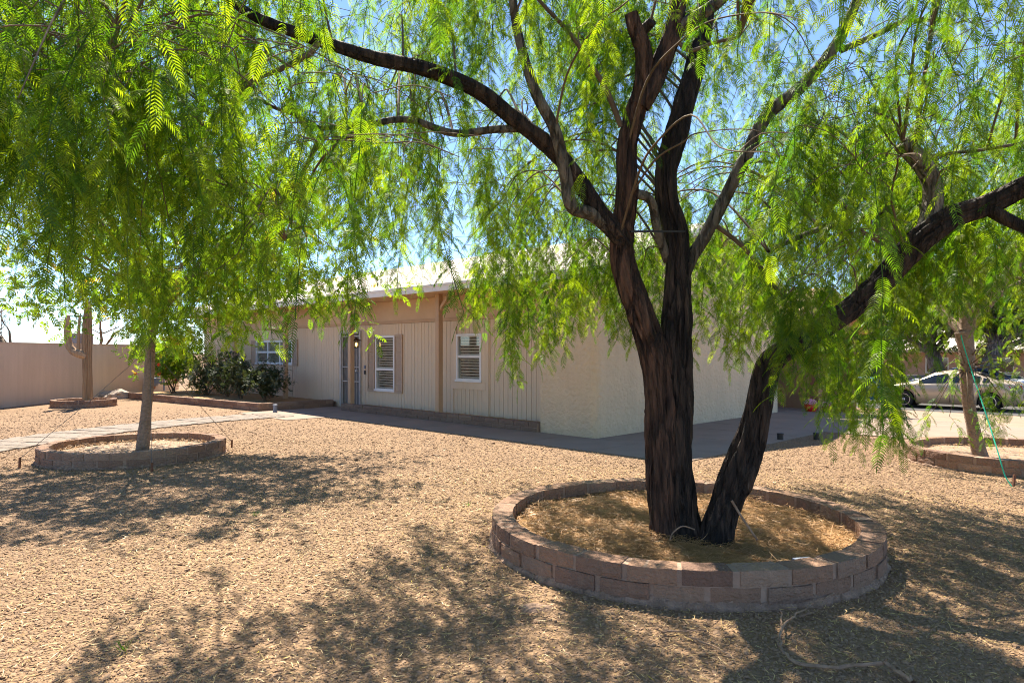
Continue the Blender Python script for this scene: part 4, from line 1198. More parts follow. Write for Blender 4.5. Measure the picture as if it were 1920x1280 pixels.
def spray_matrix(s):
    top, k, sc, yaw, tilt = s
    return Matrix.Translation(top) @ Euler((tilt[0], tilt[1], yaw)).to_matrix().to_4x4() @ Matrix.Scale(sc, 4)
def shown(s):
    x0, y0 = proj(s[0] - Vector((0, 0, PEP_L[s[1]]*0.5*s[2])))
    return PEP_L[s[1]]*s[2]/s[0].y if (0 < x0 < 1920 and 0 < y0 < 1280) else 0
sprays.sort(key=shown, reverse=True)
for s in sprays[:300]:
    link('leafy_spray', pep_me[s[1]], tree, spray_matrix(s))
def scatter_sprays(name, coll, lst, parent):
    return scatter(name, coll, [tuple(s[0]) for s in lst], [(s[4][0], s[4][1], s[3]) for s in lst], [s[2] for s in lst], [s[1] for s in lst], parent)
scatter_sprays('foliage', PEPPER, sprays[300:], tree)

# ================================================================== SMALL TREES
def crown_points(c, rad, n, shell=0.45, seed=1, lump=0.35, zmin=None):
    r = random.Random(seed); out = []
    while len(out) < n:
        d = Vector((r.gauss(0,1), r.gauss(0,1), r.gauss(0,1))).normalized()
        f = (shell + (1-shell)*r.random()**0.7)
        q = 1 + lump*2*noise.noise(d*1.9 + Vector((seed*3.3, 0, 0)))
        gap = noise.noise(d*3.7 + Vector((0, seed*2.1, f*2)))
        if gap < -0.18: continue
        p = Vector((c[0]+d.x*rad[0]*f*q, c[1]+d.y*rad[1]*f*q, c[2]+d.z*rad[2]*f*q))
        if zmin is not None and p.z < zmin + 0.25*noise.noise((p.x*2, p.y*2, 0)): continue
        out.append(p)
    return out
def simple_tree(name, label, base, trunk_pts, trunk_r, bark, c, rad, n, coll, nvar, scl=(0.8, 1.3), seed=1, zmin=None, group=None, limbs=9, hang=0.0, shell=0.45):
    t = thing(name, base, label, 'tree', group)
    pts, rr = spline(trunk_pts, 10, trunk_r)
    b = MB(); tube(b, pts, rr, 20, 0.09, fx=2.2, fs_=3.0, seed=seed*1.3); b.build('trunk', M[bark], t, smooth=True, recalc=False)
    cp = crown_points(c, rad, n, seed=seed, zmin=zmin, shell=shell)
    b = MB(); top = pts[-1]
    for k in range(limbs):
        e = cp[(k*37) % len(cp)]
        s_ = pts[-1 - (k % 4)*2]
        mid = (s_+e)/2 + Vector((rng.uniform(-.1,.1), rng.uniform(-.1,.1), 0.15))
        q, r2 = spline([s_, mid, e], 6, [trunk_r[-1]*0.6, trunk_r[-1]*0.35, trunk_r[-1]*0.12])
        tube(b, q, r2, 8, 0.06, seed=k)
        for e2 in cp[(k*53) % len(cp):(k*53) % len(cp)+3]:
            s2 = q[len(q)//2 + 2]
            if (e2-s2).length < rad[0]*1.3: tube(b, [s2, (s2+e2)/2+Vector((0,0,.06)), e2], [trunk_r[-1]*.22, trunk_r[-1]*.15, trunk_r[-1]*.05], 5, 0)
    b.build('limbs', M[bark], t, smooth=True, recalc=False)
    kind(t.children[-1], 'stuff')
    m = len(cp)
    tilt = 0.9 if hang == 0 else 0.15
    scatter('crown', coll, [tuple(p) for p in cp], np.stack([nr.normal(0, tilt, m), nr.normal(0, tilt, m), nr.uniform(0, 6.28, m)], 1), nr.uniform(scl[0], scl[1], m), nr.integers(0, nvar, m), t)
    return t
simple_tree('shade_tree', 'small bright green tree with straight pale trunk beside the path', (-5.4, 9.98, 0.1),
    [(-5.42, 9.98, 0.02), (-5.40, 9.98, 0.25), (-5.36, 9.98, 0.7), (-5.32, 9.99, 1.2), (-5.30, 10.0, 1.75), (-5.2, 10.05, 2.3)], [0.10, 0.085, 0.074, 0.070, 0.072, 0.05], 'bark_small',
    (-4.95, 10.4, 3.35), (2.7, 2.3, 1.75), 1150, BROAD, 4, (0.9, 1.5), 3, zmin=1.75, limbs=14)
t3 = simple_tree('young_pepper_tree', 'leaning pale trunk with feathery sprays in the ring by the driveway', (6.2, 9.04, 0.1),
    [P(1842,868,9.04), P(1834,840,9.04), P(1820,780,9.03), P(1812,720,9.02), P(1812,660,9.0), P(1806,622,9.0)], [0.10, 0.085, 0.074, 0.076, 0.09, 0.105], 'bark_small',
    (6.7, 9.3, 3.3), (2.1, 1.8, 1.3), 260, PEPPER, 6, (0.7, 1.0), 8, zmin=2.2, limbs=10, hang=1.0)
low = []
for (x, y, Y_) in [(1790,660,8.6),(1850,650,8.7),(1880,670,8.5),(1900,700,8.6),(1770,690,8.7),(1835,700,8.55),(1865,700,8.8),(1760,740,8.8),(1905,720,8.4),(1842,735,8.6),(1780,780,8.7),(1890,760,8.6),(1850,770,8.5),(1915,690,8.9),(1750,770,8.7),(1815,760,8.5),(1870,640,8.9)]:
    low.append((P(x, y, Y_), rng.choice((0, 1, 2, 3)), rng.uniform(0.75, 1.05), rng.uniform(0, 6.28), (rng.gauss(0,.15), rng.gauss(0,.15))))
tb = MB()
for s in low:
    link('leafy_spray', pep_me[s[1]], t3, spray_matrix(s))
    a_ = P(1812, 690, 9.02) if s[0].z < 1.7 else P(1808, 640, 9.0)
    tube(tb, [a_, (a_+s[0])/2 + Vector((0, 0, 0.12)), s[0]], [0.010, 0.007, 0.003], 6, 0.0)
kind(tb.build('twigs', M['bark_twig'], t3, smooth=True, recalc=False), 'stuff')
# green cord
gc = thing('green_cord', (6.2, 8.9, 0), 'bright green cord tied from the leaning trunk to a ground stake', 'cord')
b = MB(); pts, rr = spline([P(1802,628,8.86), P(1806,645,8.86), P(1820,690,8.8), P(1850,780,8.4), P(1872,850,8.05), P(1884,890,7.95), P(1899,914,7.85)], 6, [0.007]*7)
tube(b, pts, rr, 6, 0.0); b.build('cord', M['green_cord'], gc, recalc=False)
b = MB(); q = P(1899, 914, 7.85); b.bar((q.x, q.y, -0.1), (q.x+0.02, q.y, 0.14), 0.022, 0.022); b.build('stake', M['rust'], gc)

# guy wires of the small tree
trunk_hi = Vector((-5.31, 10.0, 1.62))
for (sx, sy, h, lab) in [(36, 877, 0.14, 'guy wire with rusty stake left of the small tree ring'), (434, 838, 0.12, 'guy wire with dark stake right of the small tree ring'), (284, 884, 0.12, 'guy wire with dark stake in front of the small tree ring'), (262, 806, 0.15, 'guy wire with stake behind the small tree ring')]:
    Y_ = F*EYE/(sy-HOR); g = P(sx, sy, Y_)
    g = Vector((g.x, g.y, 0))
    w = thing('guy_wire', g, lab, 'guy wire', 'guy wires of the small tree')
    b = MB(); b.bar(g - Vector((0,0,0.1)), g + Vector((0.01,0,h)), 0.022, 0.022); b.build('stake', M['rust'], w)
    b = MB(); tube(b, [g + Vector((0,0,h-0.02)), (g+trunk_hi)/2 + Vector((0,0,0.03)), trunk_hi], [0.004]*3, 5, 0); b.build('wire', M['wire'], w, recalc=False)

# ------------------------------------------------------------------ dried cactus
cac = thing('dry_cactus', (RING4.x, RING4.y, 0.1), 'dried ribbed brown cactus skeleton with one upturned arm', 'cactus')
def ribbed(mb, pts, rad, ribs=11, depth=0.22, mi=0):
    n = len(pts); nseg = ribs*4; up = Vector((0, -1, 0)); vs = []
    for i in range(n):
        d = (pts[min(n-1,i+1)]-pts[max(0,i-1)]).normalized()
        up = (up - d*up.dot(d)).normalized(); w = d.cross(up)
        for k in range(nseg):
            a = 2*math.pi*k/nseg
            rr = rad[i]*(1 - depth*(0.5-0.5*math.cos(a*ribs))**0.6*(1+0.4*noise.noise((k*0.7, i*0.2, 1))) + 0.05*noise.noise((k*0.9, i*0.35, 0)))
            vs.append(pts[i] + (up*math.cos(a)+w*math.sin(a))*rr)
    mb.add(vs, [(i*nseg+k, i*nseg+(k+1) % nseg, (i+1)*nseg+(k+1) % nseg, (i+1)*nseg+k) for i in range(n-1) for k in range(nseg)] + [tuple(range((n-1)*nseg, n*nseg))], mi)
cx, cy = RING4.x + 0.1, RING4.y
pts, rr = spline([(cx,cy,0.05),(cx,cy,0.6),(cx-0.01,cy,1.2),(cx-0.02,cy,1.8),(cx,cy,2.5),(cx+0.02,cy,3.0)], 8, [0.135,0.125,0.12,0.13,0.12,0.07])
b = MB(); ribbed(b, pts, rr, 12, 0.5); b.build('stem', M['cactus'], cac, smooth=True, recalc=False)
pts, rr = spline([(cx-0.02,cy-0.03,1.42),(cx-0.16,cy-0.10,1.50),(cx-0.34,cy-0.12,1.58),(cx-0.46,cy-0.12,1.76),(cx-0.50,cy-0.12,2.05),(cx-0.50,cy-0.12,2.4),(cx-0.48,cy-0.12,2.6)], 8, [0.10,0.12,0.105,0.10,0.095,0.09,0.05])
b = MB(); ribbed(b, pts, rr, 9, 0.16); b.build('arm', M['cactus'], cac, smooth=True, recalc=False)
pts, rr = spline([(cx-0.2,cy-0.1,1.62),(cx-0.19,cy-0.1,2.1),(cx-0.16,cy-0.1,2.6)], 6, [0.05,0.045,0.03])
b = MB(); ribbed(b, pts, rr, 7, 0.2); b.build('arm', M['cactus'], cac, smooth=True, recalc=False)

# ------------------------------------------------------------------ rocks
def rock(name, p, size, label, seed, m='rock', sub=3):
    bm = bmesh.new(); bmesh.ops.create_icosphere(bm, subdivisions=sub, radius=1.0)
    for v in bm.verts:
        n_ = v.co.normalized()
        f = 1 + 0.30*noise.noise(n_*1.4 + Vector((seed, 0, 0))) + 0.12*noise.noise(n_*4 + Vector((0, seed, 0)))
        v.co = Vector((n_.x*size[0]*f, n_.y*size[1]*f, n_.z*size[2]*f))
    me = bpy.data.meshes.new(name); bm.to_mesh(me); bm.free(); me.materials.append(M[m])
    o = link(name, me, None, Matrix.Translation(Vector(p)))
    return tag(o, label, 'rock')
def at_ground(x, y):
    Y_ = F*EYE/(y-HOR)
    for _ in range(6):
        q = P(x, y, Y_); Y_ = F*(EYE-gz(q.x, q.y))/(y-HOR)
    q = P(x, y, Y_)
    return Vector((q.x, q.y, gz(q.x, q.y)))
q = at_ground(224, 747); rock('boulder', q + Vector((0,0,0.10)), (0.34, 0.25, 0.20), 'rounded pale boulder beside the yard wall', 4.0)
q = at_ground(203, 747); rock('boulder', q + Vector((0,0,0.03)), (0.16, 0.13, 0.08), 'small low rock left of the pale boulder', 9.0)
q = at_ground(188, 747); rock('boulder', q + Vector((-0.1,0.7,0.06)), (0.5, 0.3, 0.15), 'long dark rock against the yard wall', 15.0)
q = at_ground(1007, 1140); rock('flat_stone', q + Vector((0,0,-0.012)), (0.115, 0.075, 0.035), 'flat brown stone set in the foreground gravel', 21.0, 'footing')

# pots and meter box at the corner
q = at_ground(231, 741); b = MB(); b.lathe([(0.14,0.13),(0.17,0.3),(0.20,0.5),(0.22,0.52),(0.22,0.56),(0.19,0.56)], 20, q+Vector((0.05,1.8,0.0)))
pot = thing('flower_pot', q+Vector((0.05,1.8,0)), 'brown clay pot by the yard wall corner', 'pot'); b.build('body', M['terracotta'], pot, smooth=True)
b = MB(); b.lathe([(0.18,0.555),(0.10,0.575)], 16, q+Vector((0.05,1.8,0))); b.build('soil', M['soil'], pot)
q = at_ground(248, 741)
gm = thing('gas_meter', q, 'grey blue gas meter on pipes behind the boulder', 'meter')
b = MB(); b.lathe([(0.13,-0.09),(0.17,-0.06),(0.17,0.06),(0.13,0.09)], 18, (0,0,0)); me = b.mesh('body', M['meter'], True, True)
link('body', me, gm, Matrix.Translation(q+Vector((0.05,1.4,0.42))) @ Matrix.Rotation(R(90), 4, 'X'))
b = MB(); b.bar(q+Vector((-0.25,1.45,0.1)), q+Vector((-0.25,1.45,0.62)), 0.05, 0.05); b.bar(q+Vector((-0.225,1.45,0.6)), q+Vector((0.4,1.45,0.6)), 0.05, 0.05); b.bar(q+Vector((0.4,1.45,0.1)), q+Vector((0.4,1.45,0.625)), 0.05, 0.05); b.build('pipe', M['meter'], gm)
b = MB(); b.box(q.x+0.12, q.x+0.36, q.y+1.3, q.y+1.42, 0.36, 0.56); b.build('regulator', M['meter'], gm)

# ------------------------------------------------------------------ shrubs in the bed
def shrub(c, rad, n, label, seed, coll=None, nvar=3, m='leaf_shaded', scl=(0.9,1.5), stems=7, name='shrub'):
    s = thing(name, c, label, 'shrub', 'shrubs in the raised bed')
    cp = crown_points((c[0], c[1], c[2]+rad[2]*1.05), rad, n, shell=0.3, seed=seed, zmin=c[2]+0.05)
    b = MB()
    for k in range(stems):
        e = cp[(k*29) % len(cp)]; o = Vector((c[0]+rng.uniform(-.06,.06), c[1]+rng.uniform(-.06,.06), c[2]-0.02))
        tube(b, [o, (o+e)/2+Vector((0,0,0.1)), e], [0.018, 0.012, 0.005], 6, 0.05)
    kind(b.build('stems', M['bark_twig'], s, smooth=True, recalc=False), 'stuff')
    mm = len(cp)
    scatter('foliage', coll or SHRUB, [tuple(p) for p in cp], np.stack([nr.normal(2.6, 0.6, mm), nr.normal(0, .6, mm), nr.uniform(0, 6.28, mm)], 1), nr.uniform(scl[0], scl[1], mm), nr.integers(0, nvar, mm), s)
    return s, cp
s1, cp1 = shrub(W(17.3, -1.3, 0.14), (1.1, 0.9, 0.95), 420, 'tall green shrub dotted with red flowers by the yard wall', 5, BROAD, 4)
fb = MB()
for k, p in enumerate(cp1[::28]):
    q = p + Vector((0.05, -0.15, 0.05))
    for a in range(6):
        an = a*math.pi/3 + k
        fb.add([q, q+Vector((0.05*math.cos(an), 0.02*math.sin(an), 0.05*math.sin(an)+0.01)), q+Vector((0.07*math.cos(an+.4), 0.0, 0.07*math.sin(an+.4))), q+Vector((0.05*math.cos(an+.8), -0.02, 0.05*math.sin(an+.8)))], [(0,1,2,3)])
kind(fb.build('flowers', M['red_flower'], s1, recalc=False), 'stuff')
shrub(W(15.4, -0.9, 0.14), (0.5, 0.5, 0.54), 130, 'dark rounded shrub left of the wide window', 6)
shrub(W(14.0, -0.8, 0.14), (0.45, 0.45, 0.62), 130, 'upright brownish shrub under the wide window', 7)
shrub(W(12.8, -0.9, 0.14), (0.4, 0.4, 0.56), 100, 'dull grey green shrub between the window and the post', 8)
shrub(W(11.4, -0.8, 0.14), (0.52, 0.5, 0.44), 150, 'low spreading dark shrub at the foot of the porch post', 9)
q = at_ground(516, 773); b = MB(); b.lathe([(0.055,-0.02),(0.055,0.17),(0.06,0.172),(0.06,0.20),(0.045,0.21)], 16, q+Vector((0,0,0.0)))
pl = thing('path_light', q, 'slim grey blue path light at the raised bed corner', 'path light', 'path lights'); b.build('housing', M['meter'], pl, smooth=False)
for x, y, lab in ((1463, 825, 'short black path light just right of the leaning dark trunk'), (1531, 824, 'short black path light half hidden by hanging sprays')):
    q = at_ground(x, y); pl = thing('path_light', q, lab, 'path light', 'path lights')
    b = MB(); b.lathe([(0.052,-0.02),(0.052,0.10),(0.058,0.102),(0.058,0.125),(0.03,0.13)], 16, q); b.build('housing', M['black'], pl)

# ------------------------------------------------------------------ lantern
lo = W(8.28, 0.28, 0)
lan = thing('hanging_lantern', lo + Vector((0,0,1.6)), 'lit black porch lantern hanging beside the front door', 'lantern')
z0 = 1.66
b = MB(); b.lathe([(0.02,0.0),(0.075,0.012),(0.075,0.028),(0.02,0.03)], 6, lo+Vector((0,0,z0))); b.build('base', M['bronze'], lan)
for k in range(6):
    a = k*math.pi/3
    b = MB(); b.bar(lo+Vector((0.07*math.cos(a),0.07*math.sin(a),z0+0.025)), lo+Vector((0.085*math.cos(a),0.085*math.sin(a),z0+0.19)), 0.010, 0.010); b.build('cage_bar', M['bronze'], lan)
b = MB(); b.lathe([(0.135,0.19),(0.115,0.215),(0.05,0.25),(0.03,0.27),(0.02,0.29)], 18, lo+Vector((0,0,z0))); b.build('cap', M['bronze'], lan, smooth=True)
b = MB(); b.lathe([(0.062,0.03),(0.076,0.185)], 12, lo+Vector((0,0,z0)), caps=False); M['lantern_glass'] = glass_mat('lantern_glass', (0.95,0.85,0.6)); b.build('glass', M['lantern_glass'], lan)
bm_ = bpy.data.materials.new('lamp_bulb'); bm_.use_nodes = True
bm_.node_tree.nodes['Principled BSDF'].inputs['Emission Color'].default_value = (1.0, 0.72, 0.32, 1); bm_.node_tree.nodes['Principled BSDF'].inputs['Emission Strength'].default_value = 2.2
b = MB(); b.lathe([(0.012,0.04),(0.03,0.075),(0.032,0.11),(0.018,0.14)], 12, lo+Vector((0,0,z0))); b.build('bulb', bm_, lan, smooth=True)
b = MB(); pts, rr = spline([lo+Vector((-0.03,0,z0+0.28)), lo+Vector((-0.09,0.0,z0+0.33)), lo+Vector((-0.07,0,z0+0.43)), lo+Vector((0,0,z0+0.46)), lo+Vector((0.06,0,z0+0.42)), lo+Vector((0.03,0,z0+0.36))], 6, [0.008]*6)
tube(b, pts, rr, 6, 0); b.build('scroll', M['bronze'], lan, recalc=False)
b = MB(); tube(b, [lo+Vector((0,0,z0+0.45)), lo+Vector((0.01,0.02,2.3)), lo+Vector((0,0,2.87))], [0.006]*3, 5, 0); b.build('chain', M['bronze'], lan, recalc=False)

# ------------------------------------------------------------------ fallen branch and twigs on the gravel
fbr = thing('fallen_branch', (1.9, 3.6, 0), 'forked dry pale branch lying on gravel in the lower right', 'branch')
def gp(x, y, up=0.02):
    q = at_ground(x, y); return q + Vector((0, 0, up))
def stick(path_, r0, r1, parent, name='stem', m='twig'):
    pts, rr = spline([gp(*p) for p in path_], 5, list(np.linspace(r0, r1, len(path_))))
    pts = [q + Vector((rng.gauss(0, 0.004), rng.gauss(0, 0.006), abs(rng.gauss(0, 0.004)))) for q in pts]
    rr = [q*rng.uniform(0.82, 1.2) for q in rr]
    b = MB(); tube(b, pts, rr, 9, 0.25, seed=rng.uniform(0, 9))
    for q, r_ in list(zip(pts, rr))[2::6]:                    # broken side shoots
        e = Vector((rng.gauss(0, 1), rng.gauss(0, 1), 0.5)).normalized()*rng.uniform(0.015, 0.04)
        tube(b, [q, q+e], [r_*0.5, r_*0.25], 5, 0.1)
    b.build(name, M[m], parent, smooth=False, recalc=False)
stick([(1715,1290,0.02),(1680,1268,0.03),(1645,1256,0.035),(1570,1262,0.03),(1500,1252,0.02),(1475,1240,0.03),(1460,1222,0.04)], 0.0115, 0.006, fbr)
stick([(1462,1224,0.04),(1466,1195,0.05),(1490,1172,0.05),(1520,1150,0.05),(1560,1128,0.05),(1582,1103,0.05)], 0.008, 0.003, fbr, 'fork')
stick([(1466,1196,0.05),(1466,1180,0.05),(1464,1163,0.05)], 0.005, 0.003, fbr, 'fork')
stick([(1500,1166,0.03),(1530,1155,0.03),(1552,1140,0.03)], 0.003, 0.002, fbr, 'fork')
for i, (pp, lab) in enumerate([([(1240,1190),(1285,1189),(1327,1187)], 'thin straight twig on the gravel below the large ring'), ([(1290,1199),(1335,1217),(1378,1240)], 'curved twig on the gravel left of the fallen branch'),
        ([(1680,960),(1700,972),(1716,982)], 'pale twig on the gravel right of the large ring')]):
    tw = thing('twig', gp(*pp[0]), lab, 'twig', 'twigs on the gravel')
    stick([(x, y, 0.018) for x, y in pp], 0.005, 0.003, tw)
tw = thing('twig', P(1372, 940, 5.0), 'bare stick leaning on the right hand dark trunk', 'twig', 'twigs on the gravel')
b = MB(); tube(b, [P(1372,938,4.93), P(1388,965,4.88), P(1420,1012,4.80)], [0.010,0.009,0.008], 8, 0.1); b.build('stem', M['twig'], tw, smooth=True, recalc=False)
tw = thing('twig', P(1256, 1010, 4.95), 'thin arched stem at the foot of the main trunk', 'twig', 'twigs on the gravel')
pts, rr = spline([P(1256,1012,4.93), P(1262,998,4.93), P(1280,986,4.93), P(1302,992,4.95)], 6, [0.005]*4)
b = MB(); tube(b, pts, rr, 6, 0); b.build('stem', M['twig'], tw, recalc=False)
q = P(1508, 1052, 4.5)
tag((lambda b: (b.bar(P(1488,1051,4.40), P(1520,1048,4.42), 0.03, 0.03), b.build('pipe_stub', M['meter']))[1])(MB()), 'short grey blue pipe stub at the inner edge of the ring', 'pipe')

# ------------------------------------------------------------------ pots and bins by the carport
q = W(-0.25, 9.0, gz(*W(-0.25, 9.0).xy) + 0.02)
pot = thing('flower_pot', q, 'bright red pot with pink flowers by the carport', 'pot')
b = MB(); b.lathe([(0.12,0),(0.16,0.1),(0.17,0.20),(0.15,0.20)], 18, q); b.build('body', M['red_plastic'], pot, smooth=True)
def blossoms(c, rad, n, m, parent, size=0.03):
    b = MB()
    for _ in range(n):
        d = Vector((rng.gauss(0,1), rng.gauss(0,1), abs(rng.gauss(0,1)))).normalized()
        p = c + Vector((d.x*rad, d.y*rad, d.z*rad*0.8))
        for a in range(5):
            an = a*1.257 + _
            e1 = Vector((math.cos(an), math.sin(an)*0.6, math.sin(an)*0.6))*size; e2 = Vector((math.cos(an+.9), math.sin(an+.9)*0.6, math.sin(an+.9)*0.6))*size
            b.add([p, p+e1, p+(e1+e2)*0.75, p+e2], [(0,1,2,3)])
    kind(b.build('blossoms', m, parent, recalc=False), 'stuff')
blossoms(q+Vector((0,0,0.2)), 0.15, 60, M['pink'], pot)
q2 = W(-0.5, 9.5, gz(*W(-0.5, 9.5).xy) + 0.02)
pot = thing('flower_pot', q2, 'small tan pot with pink flowers right of the red pot', 'pot')
b = MB(); b.lathe([(0.10,0),(0.13,0.1),(0.14,0.17),(0.12,0.17)], 18, q2); b.build('body', M['terracotta'], pot, smooth=True)
blossoms(q2+Vector((0,0,0.18)), 0.13, 50, M['pink'], pot)
def bin_(c, m, label, yaw=0.4):
    t = thing('wheeled_bin', c, label, 'bin', 'wheeled bins by the carport')
    mx = Matrix.Translation(c) @ Matrix.Rotation(yaw, 4, 'Z')
    b = MB(); b.hexa([(-.24,-.28,.08),(.24,-.28,.08),(.24,.28,.08),(-.24,.28,.08),(-.30,-.36,.95),(.30,-.36,.95),(.30,.36,.95),(-.30,.36,.95)]); link('body', b.mesh('body', M[m], recalc=True), t, mx)
    b = MB(); b.hexa([(-.32,-.40,.95),(.32,-.40,.95),(.32,.40,.97),(-.32,.40,.97),(-.29,-.36,1.01),(.29,-.36,1.01),(.29,.38,1.06),(-.29,.38,1.06)]); link('lid', b.mesh('lid', M[m], recalc=True), t, mx)
    b = MB(); b.bar((-.28,.43,.93), (.28,.43,.93), .04, .04); link('handle', b.mesh('handle', M['dark_bin'], recalc=True), t, mx)
    for sx in (-.27, .27):
        b = MB(); b.lathe([(.11,-.03),(.12,0),(.11,.03)], 14); link('wheel', b.mesh('wheel', M['tyre'], recalc=True), t, mx @ Matrix.Translation((sx,.26,.12)) @ Matrix.Rotation(R(90), 4, 'Y'))
bin_(at_ground(1630, 752), 'blue_bin', 'blue wheeled bin in front of the parked sedan')
bin_(at_ground(1603, 753), 'dark_bin', 'black wheeled bin left of the blue bin')
bin_(W(1.2, 8.7, -0.05), 'dark_bin', 'dark bin standing in the shade of the near carport bay')

# ================================================================== CARS
def car(name, label, paint, front_w, rear_w, suv=False):
    """front_w, rear_w: wheel centres on the near side, on the ground. Local -x is the front, -y the near side"""
    fw, rw = Vector(front_w), Vector(rear_w)
    d = (rw-fw); wb = d.length; d.normalize()
    left = Vector((-d.y, d.x, 0))
    o = (fw+rw)/2 + left*0.86
    t = thing(name, (o.x, o.y, (fw.z+rw.z)/2), label, 'car', 'parked cars')
    mx = Matrix(((d.x, left.x, 0, o.x), (d.y, left.y, 0, o.y), (0, 0, 1, (fw.z+rw.z)/2), (0, 0, 0, 1)))
    k = wb/2.76; WX = 1.38*k
    if not suv:
        top = [(-2.36,.60),(-2.28,.72),(-1.95,.86),(-1.25,.97),(-1.05,1.03),(-.42,1.36),(0,1.44),(.5,1.45),(1.0,1.37),(1.72,1.10),(2.15,1.05),(2.32,.95),(2.36,.75)]
        belt = [(-2.36,.56),(-2.2,.68),(-1.9,.80),(-1.2,.90),(0,.94),(1.0,.99),(1.75,1.03),(2.25,.98),(2.36,.72)]
    else:
        top = [(-2.36,.70),(-2.28,.86),(-1.9,1.02),(-1.2,1.10),(-1.0,1.17),(-.45,1.62),(0,1.72),(.8,1.75),(1.7,1.70),(2.1,1.55),(2.28,1.10),(2.36,.8)]
        belt = [(-2.36,.66),(-2.2,.80),(-1.9,.95),(-1.2,1.03),(0,1.06),(1.5,1.10),(2.2,1.06),(2.36,.76)]
    ti = lambda tb, x: float(np.interp(x/k, [a for a, c in tb], [c for a, c in tb]))
    wid = lambda x: float(np.interp(x/k, [-2.36,-2.25,-2.0,-1.4,0,1.4,2.0,2.25,2.36], [.55,.72,.83,.90,.91,.90,.86,.78,.62]))
    WR, AR = 0.325, 0.385
    xs_ = sorted(set([round(v, 3) for v in np.arange(-2.36, 2.361, 0.05)] + [round(s*1.38 + q, 3) for s in (-1, 1) for q in (-AR, AR, -AR+0.02, AR-0.02)]))
    b = MB(); vs = []; m = 9
    sec = []
    for x in xs_:
        x = x*k
        zt, zb = ti(top, x), ti(belt, x); zt = max(zt, zb+0.02)
        low_ = float(np.interp(x/k, [-2.36,-2.1,-1.8,1.8,2.1,2.36], [.30,.22,.19,.19,.24,.34]))
        for wx in (-WX, WX):
            if abs(x-wx) < AR: low_ = max(low_, WR + math.sqrt(AR*AR-(x-wx)**2) - 0.0)
        w = wid(x)
        gh = sstep(0.06, 0.35, zt-zb)
        wt = w - 0.06 - 0.22*gh
        low_ = min(low_, zb-0.04)
        mid = low_ + (zb-low_)*0.55
        half = [(0, low_), (w-0.04, low_), (w+0.012, mid), (w, zb-0.03), (w-0.03, zb+0.005), (wt+0.02, zt-0.05), (wt-0.10, zt-0.008), (wt*0.45, zt+0.012), (0, zt+0.02)]
        sec.append((x, w, wt, zb, zt, low_))
        for y, z in half: vs.append((x, -y, z))
        for y, z in half[::-1]: vs.append((x, y, z))
    M2 = 18
    fs = [(i*M2+j, (i+1)*M2+j, (i+1)*M2+(j+1) % M2, i*M2+(j+1) % M2) for i in range(len(xs_)-1) for j in range(M2)]
    fs += [tuple(range(M2)), tuple(range((len(xs_)-1)*M2, len(xs_)*M2))]
    b.add(vs, fs)
    me = b.mesh('body', M[paint], True, True)
    body = link('body', me, t, mx)
    for sgn in (-1, 1):                                   # side glass
        for g0, g1 in (((-0.88, 0.12), (0.20, 1.12), (1.18, 1.42)) if not suv else ((-0.86, 0.12), (0.2, 1.15), (1.22, 2.02))):
            bb_ = MB(); q = []
            ss_ = [s for s in sec if g0*k <= s[0] <= g1*k]
            for x, w, wt, zb, zt, lo_ in ss_:
                for f in (0.10, 0.86):
                    y = (w-0.03)*(1-f) + (wt+0.02)*f; z = (zb+0.005)*(1-f) + (zt-0.05)*f
                    q.append((x, sgn*(y+0.006), z+0.004))
            bb_.add(q, [(2*i, 2*i+2, 2*i+3, 2*i+1) for i in range(len(ss_)-1)])
            link('side_window', bb_.mesh('side_window', M['car_glass']), t, mx)
    for nm, g0, g1 in (('windscreen', -1.03, -0.46), ('rear_window', 1.02, 1.66)) if not suv else (('windscreen', -0.98, -0.47), ('rear_window', 2.08, 2.26)):
        bb_ = MB(); q = []; ss_ = [s for s in sec if g0*k <= s[0] <= g1*k]
        for x, w, wt, zb, zt, lo_ in ss_:
            for y in (-(wt-0.10), -wt*0.45, 0, wt*0.45, wt-0.10): q.append((x, y, zt + (0.003 if abs(y) > wt*0.5 else 0.022 if y else 0.028)))
        bb_.add(q, [(5*i+j, 5*i+j+1, 5*i+5+j+1, 5*i+5+j) for i in range(len(ss_)-1) for j in range(4)])
        link(nm, bb_.mesh(nm, M['car_glass']), t, mx)
    bb_ = MB(); bb_.box(-1.95*k, 1.95*k, -0.74, 0.74, 0.22, 0.78); link('underbody', bb_.mesh('underbody', M['tyre'], recalc=True), t, mx)
    for wx in (-WX, WX):
        for sgn in (-1, 1):
            wm = mx @ Matrix.Translation((wx, sgn*0.80, WR)) @ Matrix.Rotation(R(90)*(-sgn), 4, 'X')
            bb_ = MB(); bb_.lathe([(0.215,-.09),(0.29,-.10),(WR,-.07),(WR,.07),(0.29,.10),(0.215,.09)], 32)
            ty = link('wheel', bb_.mesh('wheel', M['tyre'], True, True), t, wm)
            bb_ = MB(); bb_.lathe([(0.213,.045),(0.225,.095),(0.205,.095),(0.195,.03),(0.0,.02)], 32, caps=False)
            for s in range(10):
                a = s*math.pi/5 + (0.12 if s % 2 else -0.12)
                bb_.bar((0.03*math.cos(a),0.03*math.sin(a),.075), (0.205*math.cos(a),0.205*math.sin(a),.07), 0.03, 0.03)
            bb_.lathe([(0.055,.02),(0.055,.09),(0.03,.10)], 14)
            link('rim', bb_.mesh('rim', M['rim'], recalc=True), ty, wm)
